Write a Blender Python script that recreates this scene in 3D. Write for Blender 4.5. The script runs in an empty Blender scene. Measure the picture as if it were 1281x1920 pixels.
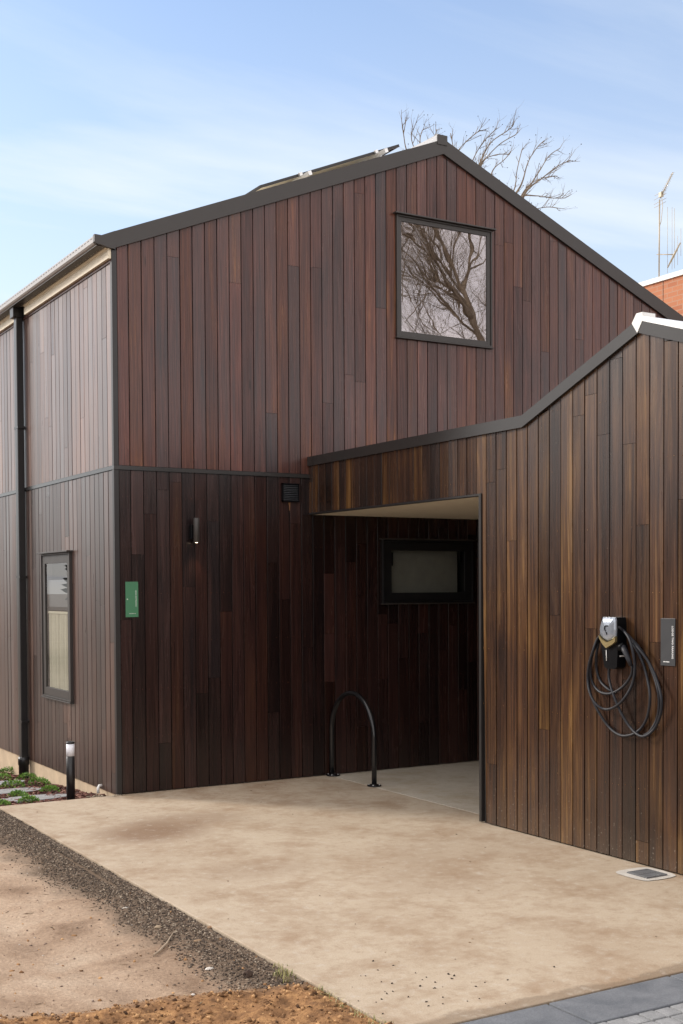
import bpy, bmesh, math, random
import numpy as np
from mathutils import Vector, Matrix, noise
R = math.radians
sc = bpy.context.scene
COL = sc.collection

# ------------------------------------------------------------------ camera
cam_d = bpy.data.cameras.new('camera')
cam = bpy.data.objects.new('camera', cam_d); COL.objects.link(cam); sc.camera = cam
cam_d.sensor_fit = 'HORIZONTAL'; cam_d.sensor_width = 36.0
cam_d.lens = 2302.161 / 1281 * 36
cam_d.shift_x = 11.79 / 1281
cam_d.shift_y = 208.699 / 1281
cam_d.clip_start = 0.05; cam_d.clip_end = 2000
YAW, PITCH, ROLL = -0.53051, -0.02881, -0.00558
CAM = Vector((-4.0236, -10.8637, 1.92))
_fw = Vector((-math.sin(YAW)*math.cos(PITCH), math.cos(YAW)*math.cos(PITCH), math.sin(PITCH)))
_r = Vector((math.cos(YAW), math.sin(YAW), 0)); _u = _r.cross(_fw)
_r2 = _r*math.cos(ROLL) + _u*math.sin(ROLL); _u2 = -_r*math.sin(ROLL) + _u*math.cos(ROLL)
cam.matrix_world = Matrix(((_r2.x, _u2.x, -_fw.x, CAM.x), (_r2.y, _u2.y, -_fw.y, CAM.y), (_r2.z, _u2.z, -_fw.z, CAM.z), (0, 0, 0, 1)))

# ------------------------------------------------------------------ sky and sun
SUN_ROT, SUN_EL = R(-38), R(27)
world = bpy.data.worlds.new('World'); sc.world = world; world.use_nodes = True
nt = world.node_tree; N = nt.nodes; L = nt.links
bg = N['Background']; bg.inputs[1].default_value = 0.10
sky = N.new('ShaderNodeTexSky'); sky.sky_type = 'NISHITA'; sky.sun_disc = False
sky.sun_elevation = SUN_EL; sky.sun_rotation = SUN_ROT; sky.air_density = 1.0; sky.dust_density = 0.7; sky.ozone_density = 1.3
tc = N.new('ShaderNodeTexCoord'); sep = N.new('ShaderNodeSeparateXYZ'); L.new(tc.outputs['Generated'], sep.inputs[0])
# thin high cloud: noise on a flat layer above, seen in perspective
zc = N.new('ShaderNodeMath'); zc.operation = 'MAXIMUM'; L.new(sep.outputs[2], zc.inputs[0]); zc.inputs[1].default_value = 0.0
zo = N.new('ShaderNodeMath'); zo.operation = 'ADD'; L.new(zc.outputs[0], zo.inputs[0]); zo.inputs[1].default_value = 0.12
dv = N.new('ShaderNodeVectorMath'); dv.operation = 'DIVIDE'; L.new(tc.outputs['Generated'], dv.inputs[0])
cb = N.new('ShaderNodeCombineXYZ'); L.new(zo.outputs[0], cb.inputs[0]); L.new(zo.outputs[0], cb.inputs[1]); cb.inputs[2].default_value = 1.0
L.new(cb.outputs[0], dv.inputs[1])
mp = N.new('ShaderNodeMapping'); L.new(dv.outputs[0], mp.inputs[0]); mp.inputs['Rotation'].default_value = (0, 0, R(38)); mp.inputs['Scale'].default_value = (0.45, 1.6, 0.0); mp.inputs['Location'].default_value = (6.3, 2.9, 0)
nz = N.new('ShaderNodeTexNoise'); nz.inputs['Scale'].default_value = 1.0; nz.inputs['Detail'].default_value = 9; nz.inputs['Roughness'].default_value = 0.56; nz.inputs['Distortion'].default_value = 0.5
L.new(mp.outputs[0], nz.inputs['Vector'])
rp = N.new('ShaderNodeValToRGB'); rp.color_ramp.elements[0].position = 0.50; rp.color_ramp.elements[0].color = (0, 0, 0, 1); rp.color_ramp.elements[1].position = 0.80; rp.color_ramp.elements[1].color = (0.6, 0.6, 0.6, 1)
L.new(nz.outputs['Fac'], rp.inputs[0])
# more cloud towards the horizon
ez = N.new('ShaderNodeMapRange'); ez.inputs['From Min'].default_value = 0.02; ez.inputs['From Max'].default_value = 0.56; ez.inputs['To Min'].default_value = 0.80; ez.inputs['To Max'].default_value = 0.12; ez.interpolation_type = 'SMOOTHSTEP'
L.new(sep.outputs[2], ez.inputs['Value'])
mx = N.new('ShaderNodeMath'); mx.operation = 'ADD'; mx.use_clamp = True; L.new(rp.outputs[0], mx.inputs[0]); L.new(ez.outputs[0], mx.inputs[1])
CLOUD = (4.6, 4.95, 5.3, 1)
mixc = N.new('ShaderNodeMix'); mixc.data_type = 'RGBA'; L.new(mx.outputs[0], mixc.inputs[0]); tint = N.new('ShaderNodeVectorMath'); tint.operation = 'MULTIPLY'; L.new(sky.outputs[0], tint.inputs[0]); tint.inputs[1].default_value = (0.83, 0.96, 1.12); L.new(tint.outputs[0], mixc.inputs[6]); mixc.inputs[7].default_value = CLOUD
# unseen cloud bank, added behind and left of the viewer to light the walls
dt = N.new('ShaderNodeVectorMath'); dt.operation = 'DOT_PRODUCT'; L.new(tc.outputs['Generated'], dt.inputs[0]); dt.inputs[1].default_value = (-0.75, -0.66, 0.12)
bk = N.new('ShaderNodeMapRange'); bk.interpolation_type = 'SMOOTHSTEP'; L.new(dt.outputs['Value'], bk.inputs['Value']); bk.inputs['From Min'].default_value = -0.80; bk.inputs['From Max'].default_value = 0.05; bk.inputs['To Max'].default_value = 0.9
bn = N.new('ShaderNodeMath'); bn.operation = 'MULTIPLY_ADD'; L.new(nz.outputs['Fac'], bn.inputs[0]); bn.inputs[1].default_value = 1.1; bn.inputs[2].default_value = 0.4
bm_ = N.new('ShaderNodeMath'); bm_.operation = 'MULTIPLY'; bm_.use_clamp = True; L.new(bk.outputs[0], bm_.inputs[0]); L.new(bn.outputs[0], bm_.inputs[1])
mix2 = N.new('ShaderNodeMix'); mix2.data_type = 'RGBA'; L.new(bm_.outputs[0], mix2.inputs[0]); L.new(mixc.outputs[2], mix2.inputs[6]); mix2.inputs[7].default_value = (8.5, 8.0, 7.8, 1)
L.new(mix2.outputs[2], bg.inputs[0])

sun_d = bpy.data.lights.new('sun', 'SUN'); sun = bpy.data.objects.new('sun', sun_d); COL.objects.link(sun)
sun_d.energy = 1.6; sun_d.angle = R(11); sun_d.color = (1.0, 0.93, 0.84)
sv = Vector((math.sin(SUN_ROT)*math.cos(SUN_EL), math.cos(SUN_ROT)*math.cos(SUN_EL), math.sin(SUN_EL)))
sun.rotation_euler = (-sv).to_track_quat('-Z', 'Y').to_euler(); sun.location = sv*50

vs = sc.view_settings
vs.view_transform = 'Standard'; vs.look = 'None'; vs.gamma = 1.0; vs.exposure = 1.03; vs.use_curve_mapping = False
sc.cycles.max_bounces = 8; sc.cycles.transparent_max_bounces = 12
sc.cycles.use_denoising = True

# ------------------------------------------------------------------ helpers
def unproj(px, py, axis, val):
    d = _fw*2302.161 + _r2*(px-640.5+11.79) - _u2*(py-960-208.699)
    t = (val-CAM[axis])/d[axis]
    return CAM + d*t

def tag(o, label=None, cat=None, group=None, kind=None):
    if label: o['label'] = label
    if cat: o['category'] = cat
    if group: o['group'] = group
    if kind: o['kind'] = kind
    return o

def empty(name, loc=(0, 0, 0), label=None, cat=None, group=None):
    o = bpy.data.objects.new(name, None); COL.objects.link(o); o.location = loc; o.empty_display_size = 0.1
    return tag(o, label, cat, group)

class MB:
    """collects faces in world space and links them as one mesh"""
    def __init__(s): s.v = []; s.f = []; s.c = []; s.smooth = []
    def face(s, pts, col=(0.5, 0.5, 0.5, 1), sm=False):
        i = len(s.v); s.v += [tuple(p) for p in pts]; s.f.append(tuple(range(i, i+len(pts)))); s.c.append(col); s.smooth.append(sm)
    def add(s, vs_, fs_, col=(0.5, 0.5, 0.5, 1), sm=False):
        i = len(s.v); s.v += [tuple(p) for p in vs_]
        for f in fs_: s.f.append(tuple(i+k for k in f)); s.c.append(col); s.smooth.append(sm)
    def box(s, a, b, col=(0.5, 0.5, 0.5, 1), bev=0.0):
        x0, y0, z0 = [min(a[k], b[k]) for k in range(3)]; x1, y1, z1 = [max(a[k], b[k]) for k in range(3)]
        if bev <= 0:
            V = [(x0, y0, z0), (x1, y0, z0), (x1, y1, z0), (x0, y1, z0), (x0, y0, z1), (x1, y0, z1), (x1, y1, z1), (x0, y1, z1)]
            s.add(V, [(0, 3, 2, 1), (4, 5, 6, 7), (0, 1, 5, 4), (1, 2, 6, 5), (2, 3, 7, 6), (3, 0, 4, 7)], col); return
        bm = bmesh.new(); bmesh.ops.create_cube(bm, size=1)
        for v in bm.verts: v.co = Vector(((x0+x1)/2+v.co.x*(x1-x0), (y0+y1)/2+v.co.y*(y1-y0), (z0+z1)/2+v.co.z*(z1-z0)))
        bmesh.ops.bevel(bm, geom=bm.edges[:], offset=bev, segments=2, affect='EDGES', profile=0.6)
        s.bm(bm, col)
    def bm(s, bm, col=(0.5, 0.5, 0.5, 1), sm=False, M=None):
        bm.verts.ensure_lookup_table(); bm.verts.index_update()
        vv = [(M @ v.co if M else v.co.copy()) for v in bm.verts]
        s.add(vv, [[v.index for v in f.verts] for f in bm.faces], col, sm); bm.free()
    def tube(s, pts, rad, n=8, col=(0.5, 0.5, 0.5, 1), cap=True):
        pts = [Vector(p) for p in pts]
        if isinstance(rad, (int, float)): rad = [rad]*len(pts)
        base = len(s.v); up = None
        for i, p in enumerate(pts):
            t = (pts[min(i+1, len(pts)-1)]-pts[max(i-1, 0)])
            if t.length < 1e-9: t = Vector((0, 0, 1))
            t.normalize()
            if up is None: up = t.orthogonal().normalized()
            up = (up - t*up.dot(t)); up = up.normalized() if up.length > 1e-6 else t.orthogonal().normalized()
            w = t.cross(up)
            for k in range(n):
                a = 2*math.pi*k/n; s.v.append(tuple(p + (up*math.cos(a)+w*math.sin(a))*rad[i]))
        for i in range(len(pts)-1):
            for k in range(n):
                a = base+i*n+k; b = base+i*n+(k+1) % n
                s.f.append((a, b, b+n, a+n)); s.c.append(col); s.smooth.append(True)
        if cap:
            s.f.append(tuple(base+k for k in range(n))[::-1]); s.c.append(col); s.smooth.append(False)
            e = base+(len(pts)-1)*n
            s.f.append(tuple(e+k for k in range(n))); s.c.append(col); s.smooth.append(False)
    def lathe(s, prof, loc, n=20, col=(0.5, 0.5, 0.5, 1), M=None):
        base = len(s.v); loc = Vector(loc)
        for r, z in prof:
            for k in range(n):
                a = 2*math.pi*k/n; p = Vector((r*math.cos(a), r*math.sin(a), z))
                if M: p = M @ p
                s.v.append(tuple(loc+p))
        for i in range(len(prof)-1):
            for k in range(n):
                a = base+i*n+k; b = base+i*n+(k+1) % n
                s.f.append((a, b, b+n, a+n)); s.c.append(col); s.smooth.append(True)
        s.f.append(tuple(base+k for k in range(n))[::-1]); s.c.append(col); s.smooth.append(False)
        e = base+(len(prof)-1)*n; s.f.append(tuple(e+k for k in range(n))); s.c.append(col); s.smooth.append(False)
    def prism(s, poly, vec, col=(0.5, 0.5, 0.5, 1)):
        """extrude a planar polygon by a vector"""
        a = [Vector(p) for p in poly]; b = [p+Vector(vec) for p in a]; n = len(a)
        s.face(a[::-1], col); s.face(b, col)
        for k in range(n): s.face([a[k], a[(k+1) % n], b[(k+1) % n], b[k]], col)
    def build(s, name, mat, parent=None, tone=False, auto=None):
        me = bpy.data.meshes.new(name); off = (0, 0, 0)
        if parent is not None:
            pm = parent.matrix_basis if parent.parent is None else parent.parent.matrix_basis
            off = pm.translation
        vv = [(p[0]-off[0], p[1]-off[1], p[2]-off[2]) for p in s.v]
        me.from_pydata(vv, [], s.f)
        me.polygons.foreach_set('use_smooth', s.smooth)
        if tone:
            at = me.attributes.new('tone', 'FLOAT_COLOR', 'CORNER')
            buf = []
            for f, c in zip(s.f, s.c):
                for _ in f: buf += list(c)
            at.data.foreach_set('color', buf)
        me.materials.append(mat); me.update()
        o = bpy.data.objects.new(name, me); COL.objects.link(o)
        if parent is not None: o.parent = parent
        return o

# ------------------------------------------------------------------ materials
def newmat(name):
    m = bpy.data.materials.new(name); m.use_nodes = True
    return m, m.node_tree.nodes, m.node_tree.links, m.node_tree.nodes['Principled BSDF']

def ramp(N, stops, interp='LINEAR'):
    r = N.new('ShaderNodeValToRGB'); cr = r.color_ramp; cr.interpolation = interp
    while len(cr.elements) > 1: cr.elements.remove(cr.elements[0])
    cr.elements[0].position = stops[0][0]; cr.elements[0].color = tuple(stops[0][1])+(1,) if len(stops[0][1]) == 3 else stops[0][1]
    for p, c in stops[1:]:
        e = cr.elements.new(p); e.color = tuple(c)+(1,) if len(c) == 3 else c
    return r

def tex_noise(N, L, vec, scale, detail=5, rough=0.55, dist=0.0):
    n = N.new('ShaderNodeTexNoise'); n.inputs['Scale'].default_value = scale; n.inputs['Detail'].default_value = detail
    n.inputs['Roughness'].default_value = rough; n.inputs['Distortion'].default_value = dist
    if vec is not None: L.new(vec, n.inputs['Vector'])
    return n

def math_(N, L, op, a, b=None, clamp=False):
    m = N.new('ShaderNodeMath'); m.operation = op; m.use_clamp = clamp
    for i, x in enumerate((a, b)):
        if x is None: continue
        if isinstance(x, (int, float)): m.inputs[i].default_value = x
        else: L.new(x, m.inputs[i])
    return m.outputs[0]

def mixcol(N, L, fac, a, b, bt='MIX'):
    m = N.new('ShaderNodeMix'); m.data_type = 'RGBA'; m.blend_type = bt
    for i, x in ((0, fac), (6, a), (7, b)):
        if isinstance(x, (int, float)): m.inputs[i].default_value = x
        elif isinstance(x, tuple): m.inputs[i].default_value = x if len(x) == 4 else x+(1,)
        else: L.new(x, m.inputs[i])
    return m.outputs[2]

def painted(name, col, rough=0.4, metallic=0.0, var=0.12, bump=0.02, scale=9.0, spec=0.5):
    m, N, L, b = newmat(name)
    tc = N.new('ShaderNodeTexCoord')
    n = tex_noise(N, L, tc.outputs['Object'], scale, 6, 0.6)
    r = ramp(N, [(0.3, tuple(c*(1-var) for c in col)), (0.7, tuple(min(1, c*(1+var)) for c in col))]); L.new(n.outputs['Fac'], r.inputs[0])
    L.new(r.outputs[0], b.inputs['Base Color'])
    b.inputs['Metallic'].default_value = metallic; b.inputs['Specular IOR Level'].default_value = spec
    mr = N.new('ShaderNodeMapRange'); L.new(n.outputs['Fac'], mr.inputs['Value']); mr.inputs['To Min'].default_value = max(0.02, rough-0.07); mr.inputs['To Max'].default_value = rough+0.07
    L.new(mr.outputs[0], b.inputs['Roughness'])
    if bump > 0:
        n2 = tex_noise(N, L, tc.outputs['Object'], scale*18, 3, 0.5)
        bp = N.new('ShaderNodeBump'); bp.inputs['Strength'].default_value = bump; bp.inputs['Distance'].default_value = 0.01
        L.new(n2.outputs['Fac'], bp.inputs['Height']); L.new(bp.outputs[0], b.inputs['Normal'])
    return m

def wood_mat(name, stops, dust=0.0, spec0=0.36, spec1=0.56, coat=0.0, rmin=0.17, rmax=0.32, patch=0.7):
    m, N, L, b = newmat(name)
    tc = N.new('ShaderNodeTexCoord'); sp = N.new('ShaderNodeSeparateXYZ'); L.new(tc.outputs['Object'], sp.inputs[0])
    at = N.new('ShaderNodeAttribute'); at.attribute_name = 'tone'
    sa = N.new('ShaderNodeSeparateColor'); L.new(at.outputs['Color'], sa.inputs[0])
    light, hue, ph = sa.outputs[0], sa.outputs[1], sa.outputs[2]
    u = math_(N, L, 'ADD', sp.outputs[0], sp.outputs[1])
    def coords(su, sz, k):
        a = math_(N, L, 'ADD', math_(N, L, 'MULTIPLY', u, su), math_(N, L, 'MULTIPLY', ph, 37.0*k))
        c = math_(N, L, 'ADD', math_(N, L, 'MULTIPLY', sp.outputs[2], sz), math_(N, L, 'MULTIPLY', ph, 91.0*k))
        cb = N.new('ShaderNodeCombineXYZ'); L.new(a, cb.inputs[0]); L.new(c, cb.inputs[1]); return cb.outputs[0]
    fine = tex_noise(N, L, coords(90, 1.6, 1), 1.0, 7, 0.62, 0.6)
    broad = tex_noise(N, L, coords(13, 0.55, 0.7), 1.0, 5, 0.6, 1.2)
    stain = tex_noise(N, L, coords(2.2, 0.9, 0.0), 1.0, 4, 0.55, 0.5)
    h = math_(N, L, 'ADD', hue, math_(N, L, 'MULTIPLY', math_(N, L, 'SUBTRACT', broad.outputs['Fac'], 0.5), patch*1.6))
    h = math_(N, L, 'ADD', h, math_(N, L, 'MULTIPLY', math_(N, L, 'SUBTRACT', stain.outputs['Fac'], 0.5), patch), True)
    cr = ramp(N, stops); L.new(h, cr.inputs[0])
    g = N.new('ShaderNodeMapRange'); L.new(fine.outputs['Fac'], g.inputs['Value']); g.inputs['From Min'].default_value = 0.25; g.inputs['From Max'].default_value = 0.75; g.inputs['To Min'].default_value = 0.45; g.inputs['To Max'].default_value = 1.55
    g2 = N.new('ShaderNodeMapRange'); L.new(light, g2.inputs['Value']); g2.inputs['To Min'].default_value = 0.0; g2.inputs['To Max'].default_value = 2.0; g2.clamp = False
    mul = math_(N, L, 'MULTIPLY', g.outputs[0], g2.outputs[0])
    cm = N.new('ShaderNodeVectorMath'); cm.operation = 'SCALE'; L.new(cr.outputs[0], cm.inputs[0]); L.new(mul, cm.inputs['Scale'])
    col = cm.outputs[0]
    # knots and surface checks
    vo = N.new('ShaderNodeTexVoronoi'); vo.inputs['Scale'].default_value = 1.0; L.new(coords(8, 1.15, 1.3), vo.inputs['Vector'])
    kn = N.new('ShaderNodeMapRange'); L.new(vo.outputs['Distance'], kn.inputs['Value']); kn.inputs['From Min'].default_value = 0.035; kn.inputs['From Max'].default_value = 0.085; kn.inputs['To Min'].default_value = 0.75; kn.inputs['To Max'].default_value = 0.0
    rare = N.new('ShaderNodeMath'); rare.operation = 'GREATER_THAN'; L.new(vo.outputs['Color'], rare.inputs[0]); rare.inputs[1].default_value = 0.62
    kf = math_(N, L, 'MULTIPLY', kn.outputs[0], rare.outputs[0])
    col = mixcol(N, L, kf, col, (0.008, 0.006, 0.005))
    if dust > 0:
        sn = tex_noise(N, L, tc.outputs['Object'], 55, 2, 0.5)
        lo = N.new('ShaderNodeMapRange'); L.new(sp.outputs[2], lo.inputs['Value']); lo.inputs['From Min'].default_value = 0.0; lo.inputs['From Max'].default_value = 0.7; lo.inputs['To Min'].default_value = 0.10; lo.inputs['To Max'].default_value = 0.0
        spk = N.new('ShaderNodeMapRange'); L.new(math_(N, L, 'ADD', sn.outputs['Fac'], lo.outputs[0]), spk.inputs['Value']); spk.inputs['From Min'].default_value = 0.74; spk.inputs['From Max'].default_value = 0.80; spk.inputs['To Max'].default_value = dust
        col = mixcol(N, L, spk.outputs[0], col, (0.34, 0.30, 0.25))
        low = N.new('ShaderNodeMapRange'); L.new(sp.outputs[2], low.inputs['Value']); low.inputs['From Min'].default_value = 0.0; low.inputs['From Max'].default_value = 0.28; low.inputs['To Min'].default_value = dust*0.55; low.inputs['To Max'].default_value = 0.0
        n3 = tex_noise(N, L, tc.outputs['Object'], 6, 6, 0.65)
        col = mixcol(N, L, math_(N, L, 'MULTIPLY', low.outputs[0], n3.outputs['Fac']), col, (0.26, 0.21, 0.16))
    L.new(col, b.inputs['Base Color'])
    rr = N.new('ShaderNodeMapRange'); L.new(broad.outputs['Fac'], rr.inputs['Value']); rr.inputs['From Min'].default_value = 0.3; rr.inputs['From Max'].default_value = 0.7; rr.inputs['To Min'].default_value = rmin; rr.inputs['To Max'].default_value = rmax
    L.new(rr.outputs[0], b.inputs['Roughness'])
    sl = N.new('ShaderNodeMapRange'); L.new(ph, sl.inputs['Value']); sl.inputs['To Min'].default_value = spec0; sl.inputs['To Max'].default_value = spec1; L.new(sl.outputs[0], b.inputs['Specular IOR Level'])
    b.inputs['Coat Weight'].default_value = coat; b.inputs['Coat Roughness'].default_value = 0.30
    bp = N.new('ShaderNodeBump'); bp.inputs['Strength'].default_value = 0.30; bp.inputs['Distance'].default_value = 0.003
    L.new(fine.outputs['Fac'], bp.inputs['Height']); L.new(bp.outputs[0], b.inputs['Normal'])
    return m

WOOD = [(0.0, (0.028, 0.019, 0.020)), (0.22, (0.045, 0.023, 0.021)), (0.5, (0.066, 0.028, 0.023)), (0.72, (0.090, 0.036, 0.024)), (0.9, (0.13, 0.052, 0.023)), (1.0, (0.20, 0.085, 0.034))]
WOODR = [(0.0, (0.022, 0.018, 0.017)), (0.28, (0.040, 0.022, 0.016)), (0.5, (0.064, 0.030, 0.017)), (0.75, (0.115, 0.054, 0.021)), (1.0, (0.24, 0.125, 0.040))]
m_wood = wood_mat('oiled_hardwood', WOOD)
m_woodL = wood_mat('sky_sheen_hardwood', [(0.0, (0.050, 0.034, 0.030)), (0.4, (0.080, 0.046, 0.037)), (0.7, (0.115, 0.062, 0.046)), (1.0, (0.16, 0.085, 0.055))], spec0=0.45, spec1=0.95, coat=0.22, rmin=0.26, rmax=0.44)  # paler copy for the side wall; glancing sky sheen put into its colour
m_woodR = wood_mat('golden_hardwood', WOODR, dust=0.35, patch=0.85)
m_bronze = painted('bronze_steel', (0.042, 0.037, 0.034), 0.45, 0.0, 0.04)
m_bronze_light = painted('bronze_steel_gloss', (0.028, 0.026, 0.025), 0.22, 0.0, 0.03, 0.0, 1.5)
m_darktrim = painted('dark_bronze_steel', (0.020, 0.018, 0.018), 0.38, 0.0, 0.04)
m_black = painted('black_powdercoat', (0.012, 0.012, 0.013), 0.32, 0, 0.1)
m_blackplastic = painted('black_plastic', (0.004, 0.004, 0.005), 0.38, 0, 0.1, spec=0.12)
m_gloss_black = painted('gloss_black_paint', (0.010, 0.010, 0.011), 0.16, 0, 0.1, 0.0)
m_cream = painted('cream_paint', (0.80, 0.71, 0.54), 0.45, 0, 0.05)
m_soffit = painted('soffit_sheet', (0.84, 0.77, 0.62), 0.6, 0, 0.04)
m_white = painted('white_paint', (0.72, 0.72, 0.70), 0.4, 0, 0.06)
m_zinc = painted('zinc_metal', (0.72, 0.73, 0.74), 0.28, 0.85, 0.05)
m_alu = painted('alu_metal', (0.75, 0.75, 0.74), 0.35, 0.8, 0.05)
m_plinth = painted('plinth_concrete', (0.52, 0.40, 0.27), 0.85, 0, 0.16, 0.3, 5)
m_cable = painted('cable_rubber', (0.012, 0.013, 0.018), 0.5, 0, 0.1, 0.0, spec=0.35)
m_green = painted('green_enamel', (0.060, 0.20, 0.105), 0.4, 0, 0.05, 0.0)
m_signgrey = painted('grey_enamel', (0.036, 0.038, 0.042), 0.4, 0, 0.05, 0.0)
m_lettering = painted('pale_lettering', (0.62, 0.70, 0.62), 0.5, 0, 0.02, 0.0)
m_lettering_w = painted('white_lettering', (0.75, 0.76, 0.76), 0.5, 0, 0.02, 0.0)
m_curtain = painted('curtain_cloth', (0.62, 0.56, 0.42), 0.9, 0, 0.05, 0.0)
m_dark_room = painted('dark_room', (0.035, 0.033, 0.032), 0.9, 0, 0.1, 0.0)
m_blind = painted('grey_blind', (0.50, 0.48, 0.42), 0.8, 0, 0.08, 0.0)
m_screen = painted('insect_screen', (0.16, 0.16, 0.165), 0.6, 0, 0.08, 0.0)
m_brass = painted('brass_trim', (0.50, 0.40, 0.20), 0.30, 0.8, 0.05, 0.0)
m_antenna = painted('antenna_metal', (0.42, 0.36, 0.27), 0.5, 0.3, 0.1, 0.0)
m_cell = painted('solar_cell', (0.012, 0.016, 0.035), 0.12, 0, 0.1, 0.0)
m_flag = painted('flagstone', (0.30, 0.30, 0.30), 0.75, 0, 0.2, 0.4, 7)
m_limestone = painted('pale_stone', (0.55, 0.50, 0.42), 0.85, 0, 0.2, 0.4, 30)

def glass_mat(name, refl=0.12, refl_edge=0.6, tint=(0.75, 0.78, 0.78), rough=0.0, ripple=0.0, gtint=(0.95, 0.95, 0.97)):
    m = bpy.data.materials.new(name); m.use_nodes = True; N = m.node_tree.nodes; L = m.node_tree.links; N.clear()
    out = N.new('ShaderNodeOutputMaterial'); mix = N.new('ShaderNodeMixShader'); tr = N.new('ShaderNodeBsdfTransparent'); gl = N.new('ShaderNodeBsdfGlossy')
    tr.inputs[0].default_value = tint+(1,); gl.inputs['Roughness'].default_value = rough; gl.inputs[0].default_value = gtint+(1,)
    fr = N.new('ShaderNodeFresnel'); fr.inputs[0].default_value = 1.5
    mr = N.new('ShaderNodeMapRange'); L.new(fr.outputs[0], mr.inputs['Value']); mr.inputs['From Min'].default_value = 0.04; mr.inputs['From Max'].default_value = 0.4
    mr.inputs['To Min'].default_value = refl; mr.inputs['To Max'].default_value = refl_edge
    L.new(mr.outputs[0], mix.inputs[0]); L.new(tr.outputs[0], mix.inputs[1]); L.new(gl.outputs[0], mix.inputs[2]); L.new(mix.outputs[0], out.inputs[0])
    if ripple > 0:
        tc = N.new('ShaderNodeTexCoord'); n = tex_noise(N, L, tc.outputs['Object'], 3.0, 1, 0.4)
        bp = N.new('ShaderNodeBump'); bp.inputs['Strength'].default_value = ripple; bp.inputs['Distance'].default_value = 0.02
        L.new(n.outputs['Fac'], bp.inputs['Height']); L.new(bp.outputs[0], gl.inputs['Normal'])
    return m
m_glass_up = glass_mat('coated_glass', 0.42, 0.70, ripple=0.05, gtint=(0.92, 0.84, 0.84))
m_glass = glass_mat('clear_glass', 0.06, 0.5)
m_glass_side = glass_mat('clear_glass_side', 0.04, 0.20)

def ground_mat(name, cols, scale, rough=0.9, bump=0.5, fine=60, speck=None):
    m, N, L, b = newmat(name); tc = N.new('ShaderNodeTexCoord')
    n = tex_noise(N, L, tc.outputs['Object'], scale, 9, 0.62, 0.4); r = ramp(N, cols); L.new(n.outputs['Fac'], r.inputs[0]); col = r.outputs[0]
    n2 = tex_noise(N, L, tc.outputs['Object'], fine, 5, 0.7)
    mr = N.new('ShaderNodeMapRange'); L.new(n2.outputs['Fac'], mr.inputs['Value']); mr.inputs['From Min'].default_value = 0.3; mr.inputs['From Max'].default_value = 0.7; mr.inputs['To Min'].default_value = 0.72; mr.inputs['To Max'].default_value = 1.25
    sc_ = N.new('ShaderNodeVectorMath'); sc_.operation = 'SCALE'; L.new(col, sc_.inputs[0]); L.new(mr.outputs[0], sc_.inputs['Scale']); col = sc_.outputs[0]
    L.new(col, b.inputs['Base Color']); b.inputs['Roughness'].default_value = rough
    b.inputs['Specular IOR Level'].default_value = 0.25
    bp = N.new('ShaderNodeBump'); bp.inputs['Strength'].default_value = bump; bp.inputs['Distance'].default_value = 0.02
    L.new(n2.outputs['Fac'], bp.inputs['Height']); L.new(bp.outputs[0], b.inputs['Normal'])
    return m

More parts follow.
